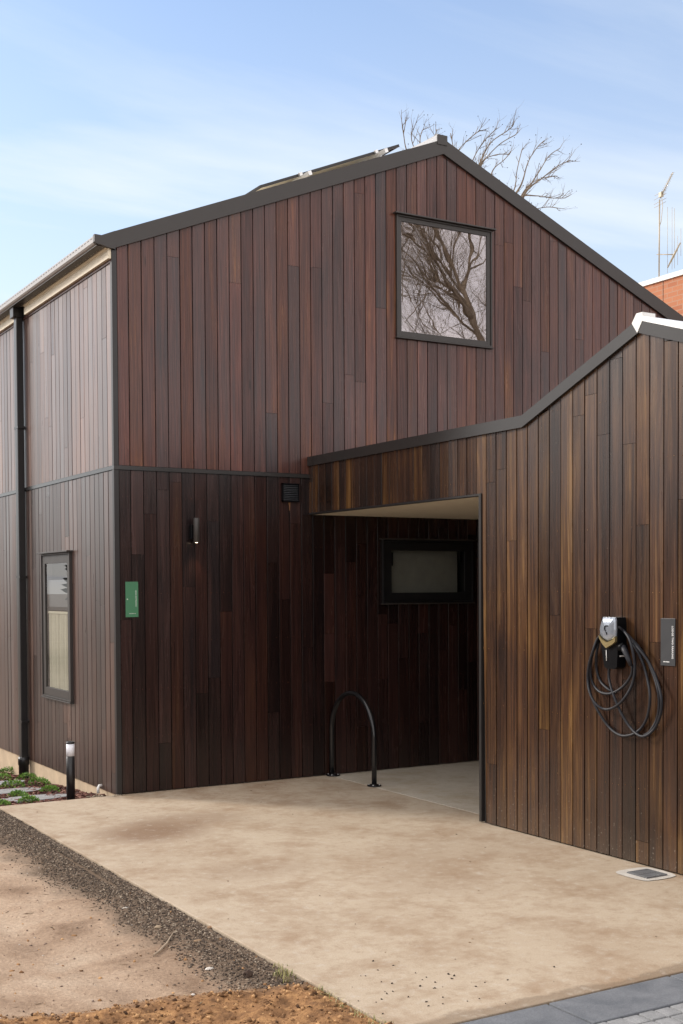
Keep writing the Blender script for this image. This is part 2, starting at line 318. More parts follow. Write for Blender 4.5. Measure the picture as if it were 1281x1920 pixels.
def concrete_mat(name, light, dark, brown, grey=0.0):
    """slab with dusty brown stains, a damp ring and trowel marks"""
    m, N, L, b = newmat(name); tc = N.new('ShaderNodeTexCoord'); O = tc.outputs['Object']
    n1 = tex_noise(N, L, O, 0.8, 10, 0.68, 0.1); n2 = tex_noise(N, L, O, 2.1, 12, 0.72, 0.12); n3 = tex_noise(N, L, O, 140, 3, 0.6)
    r1 = ramp(N, [(0.32, dark), (0.55, light)]); L.new(n1.outputs['Fac'], r1.inputs[0])
    bf = N.new('ShaderNodeMapRange'); L.new(n2.outputs['Fac'], bf.inputs['Value']); bf.inputs['From Min'].default_value = 0.46; bf.inputs['From Max'].default_value = 0.66; bf.inputs['To Max'].default_value = 0.85
    col = mixcol(N, L, bf.outputs[0], r1.outputs[0], brown)
    sp = N.new('ShaderNodeSeparateXYZ'); L.new(O, sp.inputs[0])
    # dusty dark patch where water has pooled
    def blob(cx, cy, rx, ry, amt, soft=0.5):
        nonlocal col
        dx = math_(N, L, 'MULTIPLY', math_(N, L, 'SUBTRACT', sp.outputs[0], cx), 1/rx); dy = math_(N, L, 'MULTIPLY', math_(N, L, 'SUBTRACT', sp.outputs[1], cy), 1/ry)
        d = math_(N, L, 'SQRT', math_(N, L, 'ADD', math_(N, L, 'MULTIPLY', dx, dx), math_(N, L, 'MULTIPLY', dy, dy)))
        d = math_(N, L, 'ADD', d, math_(N, L, 'MULTIPLY', math_(N, L, 'SUBTRACT', n2.outputs['Fac'], 0.5), 1.6))
        f = N.new('ShaderNodeMapRange'); L.new(d, f.inputs['Value']); f.inputs['From Min'].default_value = 1.0-soft; f.inputs['From Max'].default_value = 1.0+soft*0.4; f.inputs['To Min'].default_value = amt; f.inputs['To Max'].default_value = 0.0
        col = mixcol(N, L, f.outputs[0], col, tuple(c*f_ for c, f_ in zip(brown, (0.62, 0.52, 0.46))))
    if not grey:
        blob(-0.42, -1.80, 0.46, 0.40, 0.75, 0.6); blob(0.05, -1.5, 0.5, 0.35, 0.45); blob(1.3, -3.6, 0.9, 0.5, 0.16); blob(0.6, -4.3, 0.5, 0.5, 0.16); blob(-0.3, -3.4, 0.45, 0.3, 0.22)
        # damp band where the slab meets the pavers
        dd = math_(N, L, 'ADD', sp.outputs[1], math_(N, L, 'MULTIPLY', math_(N, L, 'SUBTRACT', n2.outputs['Fac'], 0.5), 0.35))
        f = N.new('ShaderNodeMapRange'); L.new(dd, f.inputs['Value']); f.inputs['From Min'].default_value = -6.425; f.inputs['From Max'].default_value = -6.395; f.inputs['To Min'].default_value = 0.55; f.inputs['To Max'].default_value = 0.0
        col = mixcol(N, L, f.outputs[0], col, tuple(c*0.5 for c in brown))
    n5 = tex_noise(N, L, O, 12, 10, 0.75, 0.0)
    ff = N.new('ShaderNodeMapRange'); L.new(n5.outputs['Fac'], ff.inputs['Value']); ff.inputs['From Min'].default_value = 0.53; ff.inputs['From Max'].default_value = 0.68; ff.inputs['To Max'].default_value = 0.55
    col = mixcol(N, L, ff.outputs[0], col, tuple(c*0.85 for c in brown))
    gf = N.new('ShaderNodeMapRange'); L.new(n5.outputs['Fac'], gf.inputs['Value']); gf.inputs['From Min'].default_value = 0.46; gf.inputs['From Max'].default_value = 0.34; gf.inputs['To Max'].default_value = 0.5
    col = mixcol(N, L, gf.outputs[0], col, (0.50, 0.45, 0.38))
    mr = N.new('ShaderNodeMapRange'); L.new(n3.outputs['Fac'], mr.inputs['Value']); mr.inputs['From Min'].default_value = 0.3; mr.inputs['From Max'].default_value = 0.7; mr.inputs['To Min'].default_value = 0.84; mr.inputs['To Max'].default_value = 1.14
    s = N.new('ShaderNodeVectorMath'); s.operation = 'SCALE'; L.new(col, s.inputs[0]); L.new(mr.outputs[0], s.inputs['Scale']); L.new(s.outputs[0], b.inputs['Base Color'])
    b.inputs['Roughness'].default_value = 0.78; b.inputs['Specular IOR Level'].default_value = 0.3
    h = math_(N, L, 'ADD', math_(N, L, 'MULTIPLY', n3.outputs['Fac'], 0.25), n2.outputs['Fac'])
    bp = N.new('ShaderNodeBump'); bp.inputs['Strength'].default_value = 0.18; bp.inputs['Distance'].default_value = 0.015; L.new(h, bp.inputs['Height']); L.new(bp.outputs[0], b.inputs['Normal'])
    return m
m_slab = concrete_mat('driveway_concrete', (0.445, 0.365, 0.272), (0.385, 0.305, 0.22), (0.29, 0.20, 0.127))
m_slab_in = concrete_mat('carport_concrete', (0.50, 0.45, 0.37), (0.41, 0.37, 0.30), (0.38, 0.31, 0.22), 1.0)

def tone_mat(name, c0, c1, rough=0.85, spec=0.25, c2=None):
    """colour picked per piece from the tone attribute"""
    m, N, L, b = newmat(name)
    at = N.new('ShaderNodeAttribute'); at.attribute_name = 'tone'; sa = N.new('ShaderNodeSeparateColor'); L.new(at.outputs['Color'], sa.inputs[0])
    stops = [(0, c0), (1, c1)] if c2 is None else [(0, c0), (0.6, c1), (1, c2)]
    r = ramp(N, stops); L.new(sa.outputs[0], r.inputs[0]); L.new(r.outputs[0], b.inputs['Base Color'])
    b.inputs['Roughness'].default_value = rough; b.inputs['Specular IOR Level'].default_value = spec
    return m

# ------------------------------------------------------------------ geometry constants (metres)
W1 = 2.0569; BW = 0.12925
TZ0, TZ1 = 3.027, 3.064
HZ = 2.66; YO = -2.883
RIDGE_X, EAVE_Z, SL = 3.715, 5.07, 0.403
RIDGE_Z = EAVE_Z + SL*RIDGE_X
SLR = 0.424
HOUSE_X1 = 7.75
def gable(u): return EAVE_Z + SL*u if u <= RIDGE_X else RIDGE_Z - SLR*(u-RIDGE_X)
WING_FLAT, WK, WR, WSL, WEND = 3.156, -3.43, -4.662, 0.404, -9.2
WING_TOP = WING_FLAT + WSL*(WK-WR)
def wing(y):
    if y >= WK: return WING_FLAT
    if y >= WR: return WING_FLAT + WSL*(WK-y)
    return WING_TOP - 0.335*(WR-y)

# ------------------------------------------------------------------ cladding
def cladding(name, parent, mapf, u0, u1, off, zlo, zhi, holes, seed, mat, breaks=(), hue=(0.45, 0.2), light=(0.5, 0.13), gap=0.0092, nailrows=0.45, joints=(0.9, 3.8), inner=None):
    rnd = random.Random(seed); mb = MB(); D = 0.019
    k0 = math.floor((u0-off)/BW); k = k0
    while off + k*BW < u1:
        a = max(u0, off+k*BW); b = min(u1, off+(k+1)*BW); k += 1
        if b-a < 0.004: continue
        fa = a + gap/2; fb = b - gap/2
        if fb-fa < 0.004: continue
        cuts = sorted({fa, fb, *[c for c in list(breaks)+[h[0] for h in holes]+[h[1] for h in holes] if fa < c < fb]})
        zmin = min(zlo(a), zlo(b)); zmax = max(zhi(a), zhi(b)) + 0.3
        js = []; z = zmin + rnd.uniform(0.15, joints[1])
        jj = joints if not (inner and a > inner) else (0.45, 1.5)
        while z < zmax: js.append(z); z += rnd.uniform(*jj)
        segs = list(zip([zmin-1]+js, js+[zmax+1]))
        tones = []
        for s in segs:
            tones.append((min(0.98, max(0.12, rnd.gauss(*light))), min(1, max(0, rnd.gauss(*hue))), rnd.random(), 1))
        tilt = rnd.gauss(0, 0.0008); tilt2 = rnd.gauss(0, 0.0006)
        for ca, cb in zip(cuts[:-1], cuts[1:]):
            mid = (ca+cb)/2
            hs = sorted([(h[2], h[3]) for h in holes if h[0] < mid < h[1]])
            spans = []; cur = None
            for h in hs:
                spans.append((cur, h[0])); cur = h[1]
            spans.append((cur, None))
            for s0, s1 in spans:
                for (j0, j1), tone in zip(segs, tones):
                    def lo(u): return max(zlo(u) if s0 is None else s0, j0 + 0.0012)
                    def hi(u): return min(zhi(u) if s1 is None else s1, j1 - 0.0012)
                    la, lb, ha, hb = lo(ca), lo(cb), hi(ca), hi(cb)
                    if ha-la < 0.002 and hb-lb < 0.002: continue
                    ha = max(ha, la); hb = max(hb, lb)
                    da = D + tilt*((ca-fa)/(fb-fa)*2-1) + tilt2; db = D + tilt*((cb-fa)/(fb-fa)*2-1) + tilt2
                    e = 0.0013
                    ea = e if ca == fa else 0; eb = e if cb == fb else 0
                    mb.face([mapf(ca+ea, la, da), mapf(cb-eb, lb, db), mapf(cb-eb, hb, db), mapf(ca+ea, ha, da)], tone)
                    if ea: mb.face([mapf(ca, la, da-e), mapf(ca+ea, la, da), mapf(ca+ea, ha, da), mapf(ca, ha, da-e)], tone); mb.face([mapf(ca, la, 0), mapf(ca, la, da-e), mapf(ca, ha, da-e), mapf(ca, ha, 0)], tone)
                    if eb: mb.face([mapf(cb-eb, lb, db), mapf(cb, lb, db-e), mapf(cb, hb, db-e), mapf(cb-eb, hb, db)], tone); mb.face([mapf(cb, lb, db-e), mapf(cb, lb, 0), mapf(cb, hb, 0), mapf(cb, hb, db-e)], tone)
                    mb.face([mapf(ca, la, 0), mapf(cb, lb, 0), mapf(cb-eb, lb, db), mapf(ca+ea, la, da)], tone)
                    mb.face([mapf(ca+ea, ha, da), mapf(cb-eb, hb, db), mapf(cb, hb, 0), mapf(ca, ha, 0)], tone)
                # dark battens behind the gaps
                A = ca - (gap/2 if ca == fa else 0); B = cb + (gap/2 if cb == fb else 0)
                l0 = zlo(A) if s0 is None else s0; l1 = zlo(B) if s0 is None else s0; h0 = zhi(A) if s1 is None else s1; h1 = zhi(B) if s1 is None else s1
                if h0 > l0 or h1 > l1:
                    mb.face([mapf(A, l0, 0.003), mapf(B, l1, 0.003), mapf(B, max(h1, l1), 0.003), mapf(A, max(h0, l0), 0.003)], (0.06, 0.2, 0.5, 1))
        # nails in pairs on every batten
        if nailrows:
            z = math.ceil(zmin/nailrows)*nailrows + 0.08
            while z < zmax:
                for un_ in (fa+0.03, fb-0.03):
                    if any(h[0]-0.01 < un_ < h[1]+0.01 and h[2]-0.01 < z < h[3]+0.01 for h in holes) or z > zhi(un_)-0.02 or z < zlo(un_)+0.02: continue
                    if fb-fa < 0.08 or rnd.random() < 0.12: continue
                    zz = z + rnd.uniform(-0.006, 0.006); r_ = 0.0034
                    mb.face([mapf(un_+r_*math.cos(t*math.pi/3), zz+r_*math.sin(t*math.pi/3), D+0.0028) for t in range(6)], (0.60, 0.72, 0.3, 1))
                z += nailrows
    return mb.build(name, mat, parent, tone=True)

house = empty('timber_house', (0, 0, 0), 'two-storey gabled house clad in dark vertical timber boards with a lower carport wing', 'house')
UPW = (3.094, 4.347, 4.549, 5.822)
INW = (2.905, 4.075, 1.756, 2.42)
SIW = (1.229, 2.194, 0.77, 2.30)
Fm = lambda u, z, d: (u, -d, z)
Lm = lambda u, z, d: (-d, u, z)
Rm = lambda u, z, d: (W1-d, -u, z)
# front gable wall: lower boards coloured darker in place of their weak sky reflection
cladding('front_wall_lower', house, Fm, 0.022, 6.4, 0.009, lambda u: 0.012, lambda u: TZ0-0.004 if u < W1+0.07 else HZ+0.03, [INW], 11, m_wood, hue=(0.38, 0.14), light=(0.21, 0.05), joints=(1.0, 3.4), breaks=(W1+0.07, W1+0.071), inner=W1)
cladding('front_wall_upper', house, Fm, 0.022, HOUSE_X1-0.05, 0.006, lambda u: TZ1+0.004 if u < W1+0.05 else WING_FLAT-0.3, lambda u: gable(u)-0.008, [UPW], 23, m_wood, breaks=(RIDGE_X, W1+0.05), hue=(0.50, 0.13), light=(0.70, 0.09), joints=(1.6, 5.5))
# side wall facing left: upper boards coloured paler in place of glancing sky reflection
cladding('side_wall_lower', house, Lm, 0.02, 9.6, 0.02, lambda u: 0.0, lambda u: TZ0-0.004, [SIW], 31, m_woodL, hue=(0.45, 0.12), light=(0.36, 0.07))
cladding('side_wall_upper', house, Lm, 0.02, 9.6, 0.02, lambda u: TZ1+0.004, lambda u: 4.965, [], 37, m_woodL, hue=(0.50, 0.12), light=(0.60, 0.09))
# carport wing wall (u measured from the house towards the viewer)
cladding('wing_wall', house, Rm, 0.0, 9.2, -0.032, lambda u: 0.012 if u > -YO else HZ+0.018, lambda u: wing(-u)-0.006, [], 43, m_woodR, breaks=(-YO, -WK, -WR), hue=(0.53, 0.12), light=(0.33, 0.06), joints=(1.3, 4.2))

# solid cores behind the boards, roof, trims
mb = MB()
mb.box((0.0, 0.0, -0.45), (-0.004, 9.6, -0.0), bev=0); mb.box((0.0, 0.001, -0.4), (7.0, 0.03, 0.0))
mb.build('plinth', m_plinth, house)
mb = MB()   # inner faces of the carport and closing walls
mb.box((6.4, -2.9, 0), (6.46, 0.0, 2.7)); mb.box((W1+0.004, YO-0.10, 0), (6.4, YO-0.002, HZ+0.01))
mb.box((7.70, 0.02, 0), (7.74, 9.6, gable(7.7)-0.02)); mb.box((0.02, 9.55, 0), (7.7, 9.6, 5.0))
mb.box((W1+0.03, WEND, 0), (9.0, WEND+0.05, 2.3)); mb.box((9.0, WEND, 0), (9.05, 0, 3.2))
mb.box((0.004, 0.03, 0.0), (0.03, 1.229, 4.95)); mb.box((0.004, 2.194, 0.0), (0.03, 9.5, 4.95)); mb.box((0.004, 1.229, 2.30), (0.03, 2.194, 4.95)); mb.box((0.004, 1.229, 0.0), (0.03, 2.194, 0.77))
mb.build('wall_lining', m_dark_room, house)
mb = MB(); mb.box((W1+0.03, YO+0.001, HZ), (6.4, -0.022, HZ+0.03)); mb.build('carport_ceiling', m_soffit, house)

def corrugated(mb, p0, du, dv, nu, amp=0.010, pitch=0.076):
    """sheet with ribs running along dv; du is across the ribs"""
    du = Vector(du); dv = Vector(dv); n = du.cross(dv).normalized(); 
    if n.z < 0: n = -n
    Lu = du.length; steps = int(Lu/pitch*4); pts = []
    for i in range(steps+1):
        t = i/steps; h = amp*math.sin(2*math.pi*t*Lu/pitch); pts.append(Vector(p0)+du*t+n*h)
    i0 = len(mb.v)
    for p in pts: mb.v.append(tuple(p)); mb.v.append(tuple(p+dv))
    for i in range(steps): mb.f.append((i0+2*i, i0+2*i+2, i0+2*i+3, i0+2*i+1)); mb.c.append((0.5,)*4); mb.smooth.append(True)
mb = MB()
corrugated(mb, (-0.10, -0.02, EAVE_Z+0.035-SL*0.10), (0, 9.7, 0), (RIDGE_X+0.10, 0, (RIDGE_X+0.10)*SL), 0)
corrugated(mb, (RIDGE_X, -0.02, RIDGE_Z+0.035), (0, 9.7, 0), (HOUSE_X1-RIDGE_X, 0, -(HOUSE_X1-RIDGE_X)*SLR), 0)
mb.build('roof', painted('pale_roof_steel', (0.62, 0.58, 0.50), 0.4, 0, 0.05), house)
mb = MB()
z1 = WING_FLAT
mb.face([(W1+0.02, 0.0, z1+0.02), (9.0, 0.0, z1+0.02), (9.0, WK, z1+0.02), (W1+0.02, WK, z1+0.02)])
mb.face([(W1+0.02, WK, z1+0.02), (9.0, WK, z1+0.02), (9.0, WR, WING_TOP+0.02), (W1+0.02, WR, WING_TOP+0.02)])
mb.build('wing_roof', m_bronze, house)
mb = MB()
zr = WING_TOP+0.098; ze = zr-0.335*(WR-WEND)
mb.face([(W1-0.045, WR+0.004, zr+0.014), (9.0, WR+0.004, zr+0.014), (9.0, WEND, ze+0.014), (W1-0.045, WEND, ze+0.014)])
mb.face([(W1-0.045, WR+0.004, zr+0.014), (W1-0.045, WEND, ze+0.014), (W1-0.045, WEND, ze-0.02), (W1-0.045, WR+0.004, zr-0.02)])
mb.build('wing_roof_sheet', painted('sky_glare_roof', (0.88, 0.88, 0.87), 0.4, 0, 0.03, 0.0), house)  # white colour stands in for sky glare on the metal roof

# barge capping on the main gable
mb = MB()
def band(pts_lo, pts_hi, y0, y1):
    for (a, b, c, d) in zip(pts_lo[:-1], pts_lo[1:], pts_hi[1:], pts_hi[:-1]):
        q = [Vector((p[0], y0, p[1])) for p in (a, b, c, d)]
        mb.prism(q, (0, y1-y0, 0))
def glo(x): return (EAVE_Z-0.016 + SL*x) if x <= RIDGE_X-0.02 else (EAVE_Z-0.016+SL*(RIDGE_X-0.02) - SLR*(x-RIDGE_X+0.02))
def ghi(x): return 5.206 + 0.4045*x if x <= 3.695 else 5.206+0.4045*3.695 - 0.4225*(x-3.695)
band([(-0.0, glo(0)), (RIDGE_X-0.02, glo(RIDGE_X-0.02))], [(-0.0, ghi(0)), (3.695, ghi(3.695))], -0.05, 0.10)
band([(RIDGE_X-0.02, glo(RIDGE_X-0.02)), (HOUSE_X1+0.1, glo(HOUSE_X1+0.1))], [(3.695, ghi(3.695)), (HOUSE_X1+0.1, ghi(HOUSE_X1+0.1))], -0.05, 0.10)
# boxed end that closes the gutter
mb.prism([(-0.197, -0.052, 5.152), (-0.197, -0.052, 5.086), (-0.182, -0.052, 5.070), (-0.130, -0.052, 5.064), (-0.045, -0.052, 5.045), (0.002, -0.052, 5.040), (0.002, -0.052, 5.208), (-0.13, -0.052, 5.150)], (0, 0.045, 0))
mb.build('barge_capping', m_bronze, house)
mb = MB()
mb.prism([(3.25, -0.052, ghi(3.25)-0.004), (3.61, -0.052, ghi(3.61)-0.004), (3.61, -0.052, 6.728)], (0, 8.5, 0))
mb.build('ridge_flap', m_alu, house)
mb = MB()
mb.box((3.61, -0.058, ghi(3.6)-0.03), (3.738, 8.5, 6.735))
mb.build('ridge_capping', m_bronze, house)

# mid-height flashing, corner trim
mb = MB()
mb.box((-0.030, -0.034, TZ0), (W1-0.005, -0.001, TZ1)); mb.box((-0.030, -0.001, TZ0), (-0.001, 9.6, TZ1))
mb.build('storey_flashing', m_bronze_light, house)
mb = MB()
mb.box((-0.027, -0.027, -0.02), (0.020, -0.002, TZ0-0.002)); mb.box((-0.027, -0.002, -0.02), (-0.002, 0.018, TZ0-0.002))
mb.box((-0.027, -0.027, TZ1+0.002), (0.020, -0.002, 5.035)); mb.box((-0.027, -0.002, TZ1+0.002), (-0.002, 0.018, 4.95))
mb.build('corner_trim', m_darktrim, house)
mb = MB()
mb.box((W1-0.030, YO-0.002, 0.01), (W1-0.002, YO+0.028, HZ+0.018)); mb.box((W1-0.002, YO-0.001, 0.01), (W1+0.05, YO+0.028, HZ-0.001))
mb.box((W1-0.028, -0.03, HZ-0.0), (W1+0.032, YO+0.03, HZ+0.016))
mb.build('opening_trim', m_darktrim, house)

# eaves on the left side: gutter, cream fascia with its mould, soffit
mb = MB()
gp = [(-0.078, 5.070), (-0.165, 5.070), (-0.180, 5.076), (-0.192, 5.090), (-0.192, 5.146), (-0.172, 5.160), (-0.165, 5.150), (-0.182, 5.138), (-0.182, 5.092), (-0.160, 5.080), (-0.078, 5.080)]
for y0, y1 in ((-0.012, 9.6),):
    for a, b in zip(gp[:-1], gp[1:]): mb.face([(a[0], y0, a[1]), (a[0], y1, a[1]), (b[0], y1, b[1]), (b[0], y0, b[1])])
gb = MB(); gb.box((-0.166, -0.012, 5.060), (-0.080, 9.6, 5.0695))  # dark strip added below: the gutter's unlit underside put into colour
g = mb.build('gutter', painted('sheen_pale_gutter', (0.36, 0.34, 0.32), 0.35, 0, 0.04, 0.0), house)  # pale colour carries the glancing reflection on a bronze gutter
gb.build('gutter_underside', m_bronze, g)
mb = MB(); y = 0.03
while y < 9.4:
    mb.box((-0.1935, y, 5.124), (-0.1905, y+0.045, 5.131)); y += 0.085
tag(mb.build('overflow_slots', m_black, g), kind='stuff')
mb = MB()
for y0, y1 in ((-0.020, 2.66), (2.98, 9.6)):
    mb = MB(); mb.prism([(-0.030, y0, 4.958), (-0.058, y0, 4.958), (-0.060, y0, 5.02), (-0.052, y0, 5.028), (-0.052, y0, 5.045), (-0.072, y0, 5.056), (-0.072, y0, 5.115), (-0.030, y0, 5.115)], (0, y1-y0, 0)); mb.build('fascia', m_cream, house)
mb = MB(); mb.box((-0.076, 0.0, 5.116), (-0.0, 9.6, 5.122)); mb.build('soffit', m_bronze_light, house)
mb = MB()
mb.box((-0.030, -0.012, 4.93), (-0.004, 9.6, 4.956)); mb.build('fascia_packer', m_wood, house, tone=True)

# downpipe
mb = MB()
mb.box((-0.112, 2.79, 0.02), (-0.035, 2.89, 5.0), bev=0.008)
mb.box((-0.150, 2.775, 4.95), (-0.030, 2.905, 5.069), bev=0.006)
dp = mb.build('downpipe', m_black, house)
mb = MB(); mb.lathe([(0.056, -0.45), (0.056, -0.06), (0.063, -0.055), (0.063, 0.0), (0.060, 0.03), (0.045, 0.035)], (-0.075, 2.84, 0), 20)
mb.build('drain_socket', m_black, dp)
for z in (0.42, 2.05, 3.72):
    mb = MB(); mb.box((-0.116, 2.765, z), (-0.028, 2.915, z+0.025)); mb.build('pipe_strap', m_black, dp)

# windows
def window(name, parent, mapf, u0, u1, z0, z1, fw_, proud, glassmat, head=0.035):
    """frame standing proud of the cladding with a stepped inner sash and one pane"""
    def B(m, a0, a1, b0, b1, d0, d1):
        p = mapf(a0, b0, d0); q = mapf(a1, b1, d1); m.box(p, q, bev=0.002)
    mb = MB()
    # outer reveal
    B(mb, u0+.002, u0+0.018, z0+.002, z1-.002, -0.05, proud); B(mb, u1-0.018, u1-.002, z0+.002, z1-.002, -0.05, proud)
    B(mb, u0+0.018, u1-0.018, z0+.002, z0+0.018, -0.05, proud); B(mb, u0+0.018, u1-0.018, z1-0.018, z1-.002, -0.05, proud)
    fr = mb.build(name, m_bronze if glassmat is not m_glass else m_black, parent)
    mb = MB(); i = 0.020; w = fw_
    for (a0, a1, b0, b1) in ((u0+i, u0+i+w, z0+i, z1-i), (u1-i-w, u1-i, z0+i, z1-i), (u0+i+w, u1-i-w, z0+i, z0+i+w), (u0+i+w, u1-i-w, z1-i-w, z1-i)):
        B(mb, a0, a1, b0, b1, -0.045, proud-0.012)
    mb.build('sash', m_bronze if glassmat is not m_glass else m_black, fr)
    mb = MB(); B(mb, u0-0.03, u1+0.03, z1+0.001, z1+0.016, 0.0, proud+head); mb.build('head_flashing', m_bronze, fr)
    mb = MB(); B(mb, u0-0.01, u1+0.01, z0-0.014, z0-0.001, 0.0, proud+0.012); mb.build('sill', m_bronze, fr)
    mb = MB(); g = i+w-0.006
    pd = proud-0.024; mb.face([mapf(u0+g, z0+g, pd), mapf(u1-g, z0+g, pd), mapf(u1-g, z1-g, pd), mapf(u0+g, z1-g, pd)])
    mb.build('pane', glassmat, fr)
    return fr
w1 = window('upper_window', house, Fm, *UPW[:2], *UPW[2:], 0.045, 0.045, m_glass_up)
w2 = window('carport_window', house, Fm, *INW[:2], *INW[2:], 0.090, 0.055, m_glass)
w3 = window('side_window', house, Lm, *SIW[:2], *SIW[2:], 0.085, 0.050, m_glass_side)
for (c, x0, x1, z0, z1) in ((0, 3.0, 4.45, 4.45, 5.9), (1, 2.8, 4.2, 1.65, 2.55)):
    mb = MB(); mb.box((x0, 0.02, z0), (x0+.01, 0.9, z1)); mb.box((x1-.01, 0.02, z0), (x1, 0.9, z1)); mb.box((x0, 0.9, z0), (x1, 0.91, z1)); mb.box((x0, 0.02, z0), (x1, 0.9, z0+.01)); mb.box((x0, 0.02, z1-.01), (x1, 0.9, z1)); mb.build('room_shell', m_dark_room, house)
mb = MB()
mb.box((0.9, 1.0, 0.6), (0.91, 2.4, 2.45)); mb.box((0.03, 1.0, 0.6), (0.9, 1.01, 2.45)); mb.box((0.03, 2.4, 0.6), (0.9, 2.41, 2.45)); mb.box((0.03, 1.0, 0.6), (0.9, 2.4, 0.61)); mb.box((0.03, 1.0, 2.45), (0.9, 2.4, 2.46))
mb.build('room_shell', m_dark_room, house)
# pale cloth gathered over the lower half of the side window; screen above
mb = MB()
for i in range(60):
    ya = 1.30+i*0.014; yb = ya+0.014
    xa = 0.0+0.008*math.sin(ya*70)+0.004*math.sin(ya*23); xb = 0.0+0.008*math.sin(yb*70)+0.004*math.sin(yb*23)
    mb.face([(xa, ya, 0.80), (xb, yb, 0.80), (xb, yb, 1.665), (xa, ya, 1.665)], sm=True)
mb.box((-0.008, 1.30, 1.665), (0.008, 2.14, 1.69)); mb.build('curtain', m_curtain, w3)
mb = MB(); mb.box((-0.012, 1.30, 1.70), (0.0, 2.14, 1.735)); mb.build('transom', m_black, w3)
mb = MB(); mb.box((-0.002, 1.30, 1.736), (0.0, 2.14, 2.02)); mb.build('screen', m_screen, w3)
mb = MB(); mb.box((3.04, 0.12, 1.85), (3.98, 0.125, 2.33)); mb.build('blind', m_blind, w2)
mb = MB(); mb.box((3.02, 0.0, 2.15), (3.06, 0.03, 2.29)); mb.build('stay', m_black, w2)
mb = MB(); mb.box((3.93, 0.0, 2.19), (3.955, 0.03, 2.30)); mb.build('stay', m_black, w2)

# capping on the wing wall
mb = MB(); X0 = W1-0.043; T = 0.15
def cap(y0, zl0, zh0, y1, zl1, zh1, h=T): mb.prism([(X0, y0, zl0), (X0, y1, zl1), (X0, y1, zh1), (X0, y0, zh0)], (h, 0, 0))
zl = WING_FLAT-0.010; H = 0.092
cap(-0.03, zl, zl+H, WK+0.012, zl, zl+H)
zt = zl + WSL*(WK-WR)
cap(WK+0.012, zl, zl+H, WR, zt, zt+H)
cap(WR-0.010, zt-0.003, zt+H-0.006, WEND, zt-0.335*(WR-WEND), zt+H-0.335*(WR-WEND))
mb.build('wing_capping', m_bronze_light, house)
mb = MB()
mb.prism([(X0-0.003, WR+0.004, zt), (X0-0.003, WR+0.055, zt+H-0.020), (X0-0.003, WR+0.012, zt+H+0.040), (X0-0.003, WR-0.045, zt+H+0.040), (X0-0.003, WR-0.048, zt+H-0.012)], (0.12, 0, 0))
mb.build('wing_ridge_flap', m_white, house)

# ------------------------------------------------------------------ ground
def hgt(x, y):
    p = Vector((x*0.9, y*0.9, 0.3)); z = -0.055 + 0.020*noise.noise(p*1.3) + 0.007*noise.noise(p*5)
    edge = min(1, max(0, (-1.13-x)/0.5)); z += 0.012*edge + 0.038*(1-edge)
    # turned earth near the viewer
    yb = -5.20 - 0.35*max(0, (x+2.6)/1.5) + 0.08*noise.noise(Vector((x*2, 3, 0)))
    t = min(1, max(0, (yb-y)/0.25)); t = t*t*(3-2*t)
    z += t*(0.040 + 0.024*noise.fractal(Vector((x*6, y*6, 1)), 0.7, 2.2, 5) + 0.012*noise.noise(Vector((x*26, y*26, 4))))
    # small heap at the left
    d = math.hypot((x+2.78)/0.30, (y+4.1)/0.65); t2 = max(0, 1-d); z += 0.16*t2*(1+0.4*noise.noise(Vector((x*9, y*9, 2))))
    # wheel rut
    z -= 0.012*math.exp(-((x+1.95+0.12*math.sin(y*1.3))/0.10)**2)*(1-t)
    if x > -1.24 and y > -6.4: z = min(-0.006, max(z, -0.014))
    return z, max(t, min(1, t2*4))
xs = np.arange(-4.6, -1.125, 0.026); ys = np.arange(-7.6, -0.02, 0.026)
verts = []; tones = []
for x in xs:
    for y in ys:
        z, t = hgt(float(x), float(y)); 
        if x > -1.18 and y > -6.4: z = min(-0.004, max(z, -0.012))
        verts.append((float(x), float(y), z)); tones.append(t)
ny = len(ys); faces = [(i*ny+j, (i+1)*ny+j, (i+1)*ny+j+1, i*ny+j+1) for i in range(len(xs)-1) for j in range(ny-1)]
me = bpy.data.meshes.new('dirt_ground'); me.from_pydata(verts, [], faces); me.polygons.foreach_set('use_smooth', [True]*len(faces))
at = me.attributes.new('earth', 'FLOAT', 'POINT'); at.data.foreach_set('value', tones)
m, N, L, b = newmat('dirt'); tc = N.new('ShaderNodeTexCoord'); O = tc.outputs['Object']
n1 = tex_noise(N, L, O, 1.6, 9, 0.62, 0.5); r1 = ramp(N, [(0.3, (0.22, 0.145, 0.095)), (0.5, (0.40, 0.29, 0.205)), (0.7, (0.50, 0.39, 0.29))]); L.new(n1.outputs['Fac'], r1.inputs[0])
n2 = tex_noise(N, L, O, 11, 8, 0.7, 0.3); r2 = ramp(N, [(0.3, (0.11, 0.060, 0.032)), (0.5, (0.28, 0.15, 0.070)), (0.68, (0.48, 0.27, 0.12))]); L.new(n2.outputs['Fac'], r2.inputs[0])
ea = N.new('ShaderNodeAttribute'); ea.attribute_name = 'earth'
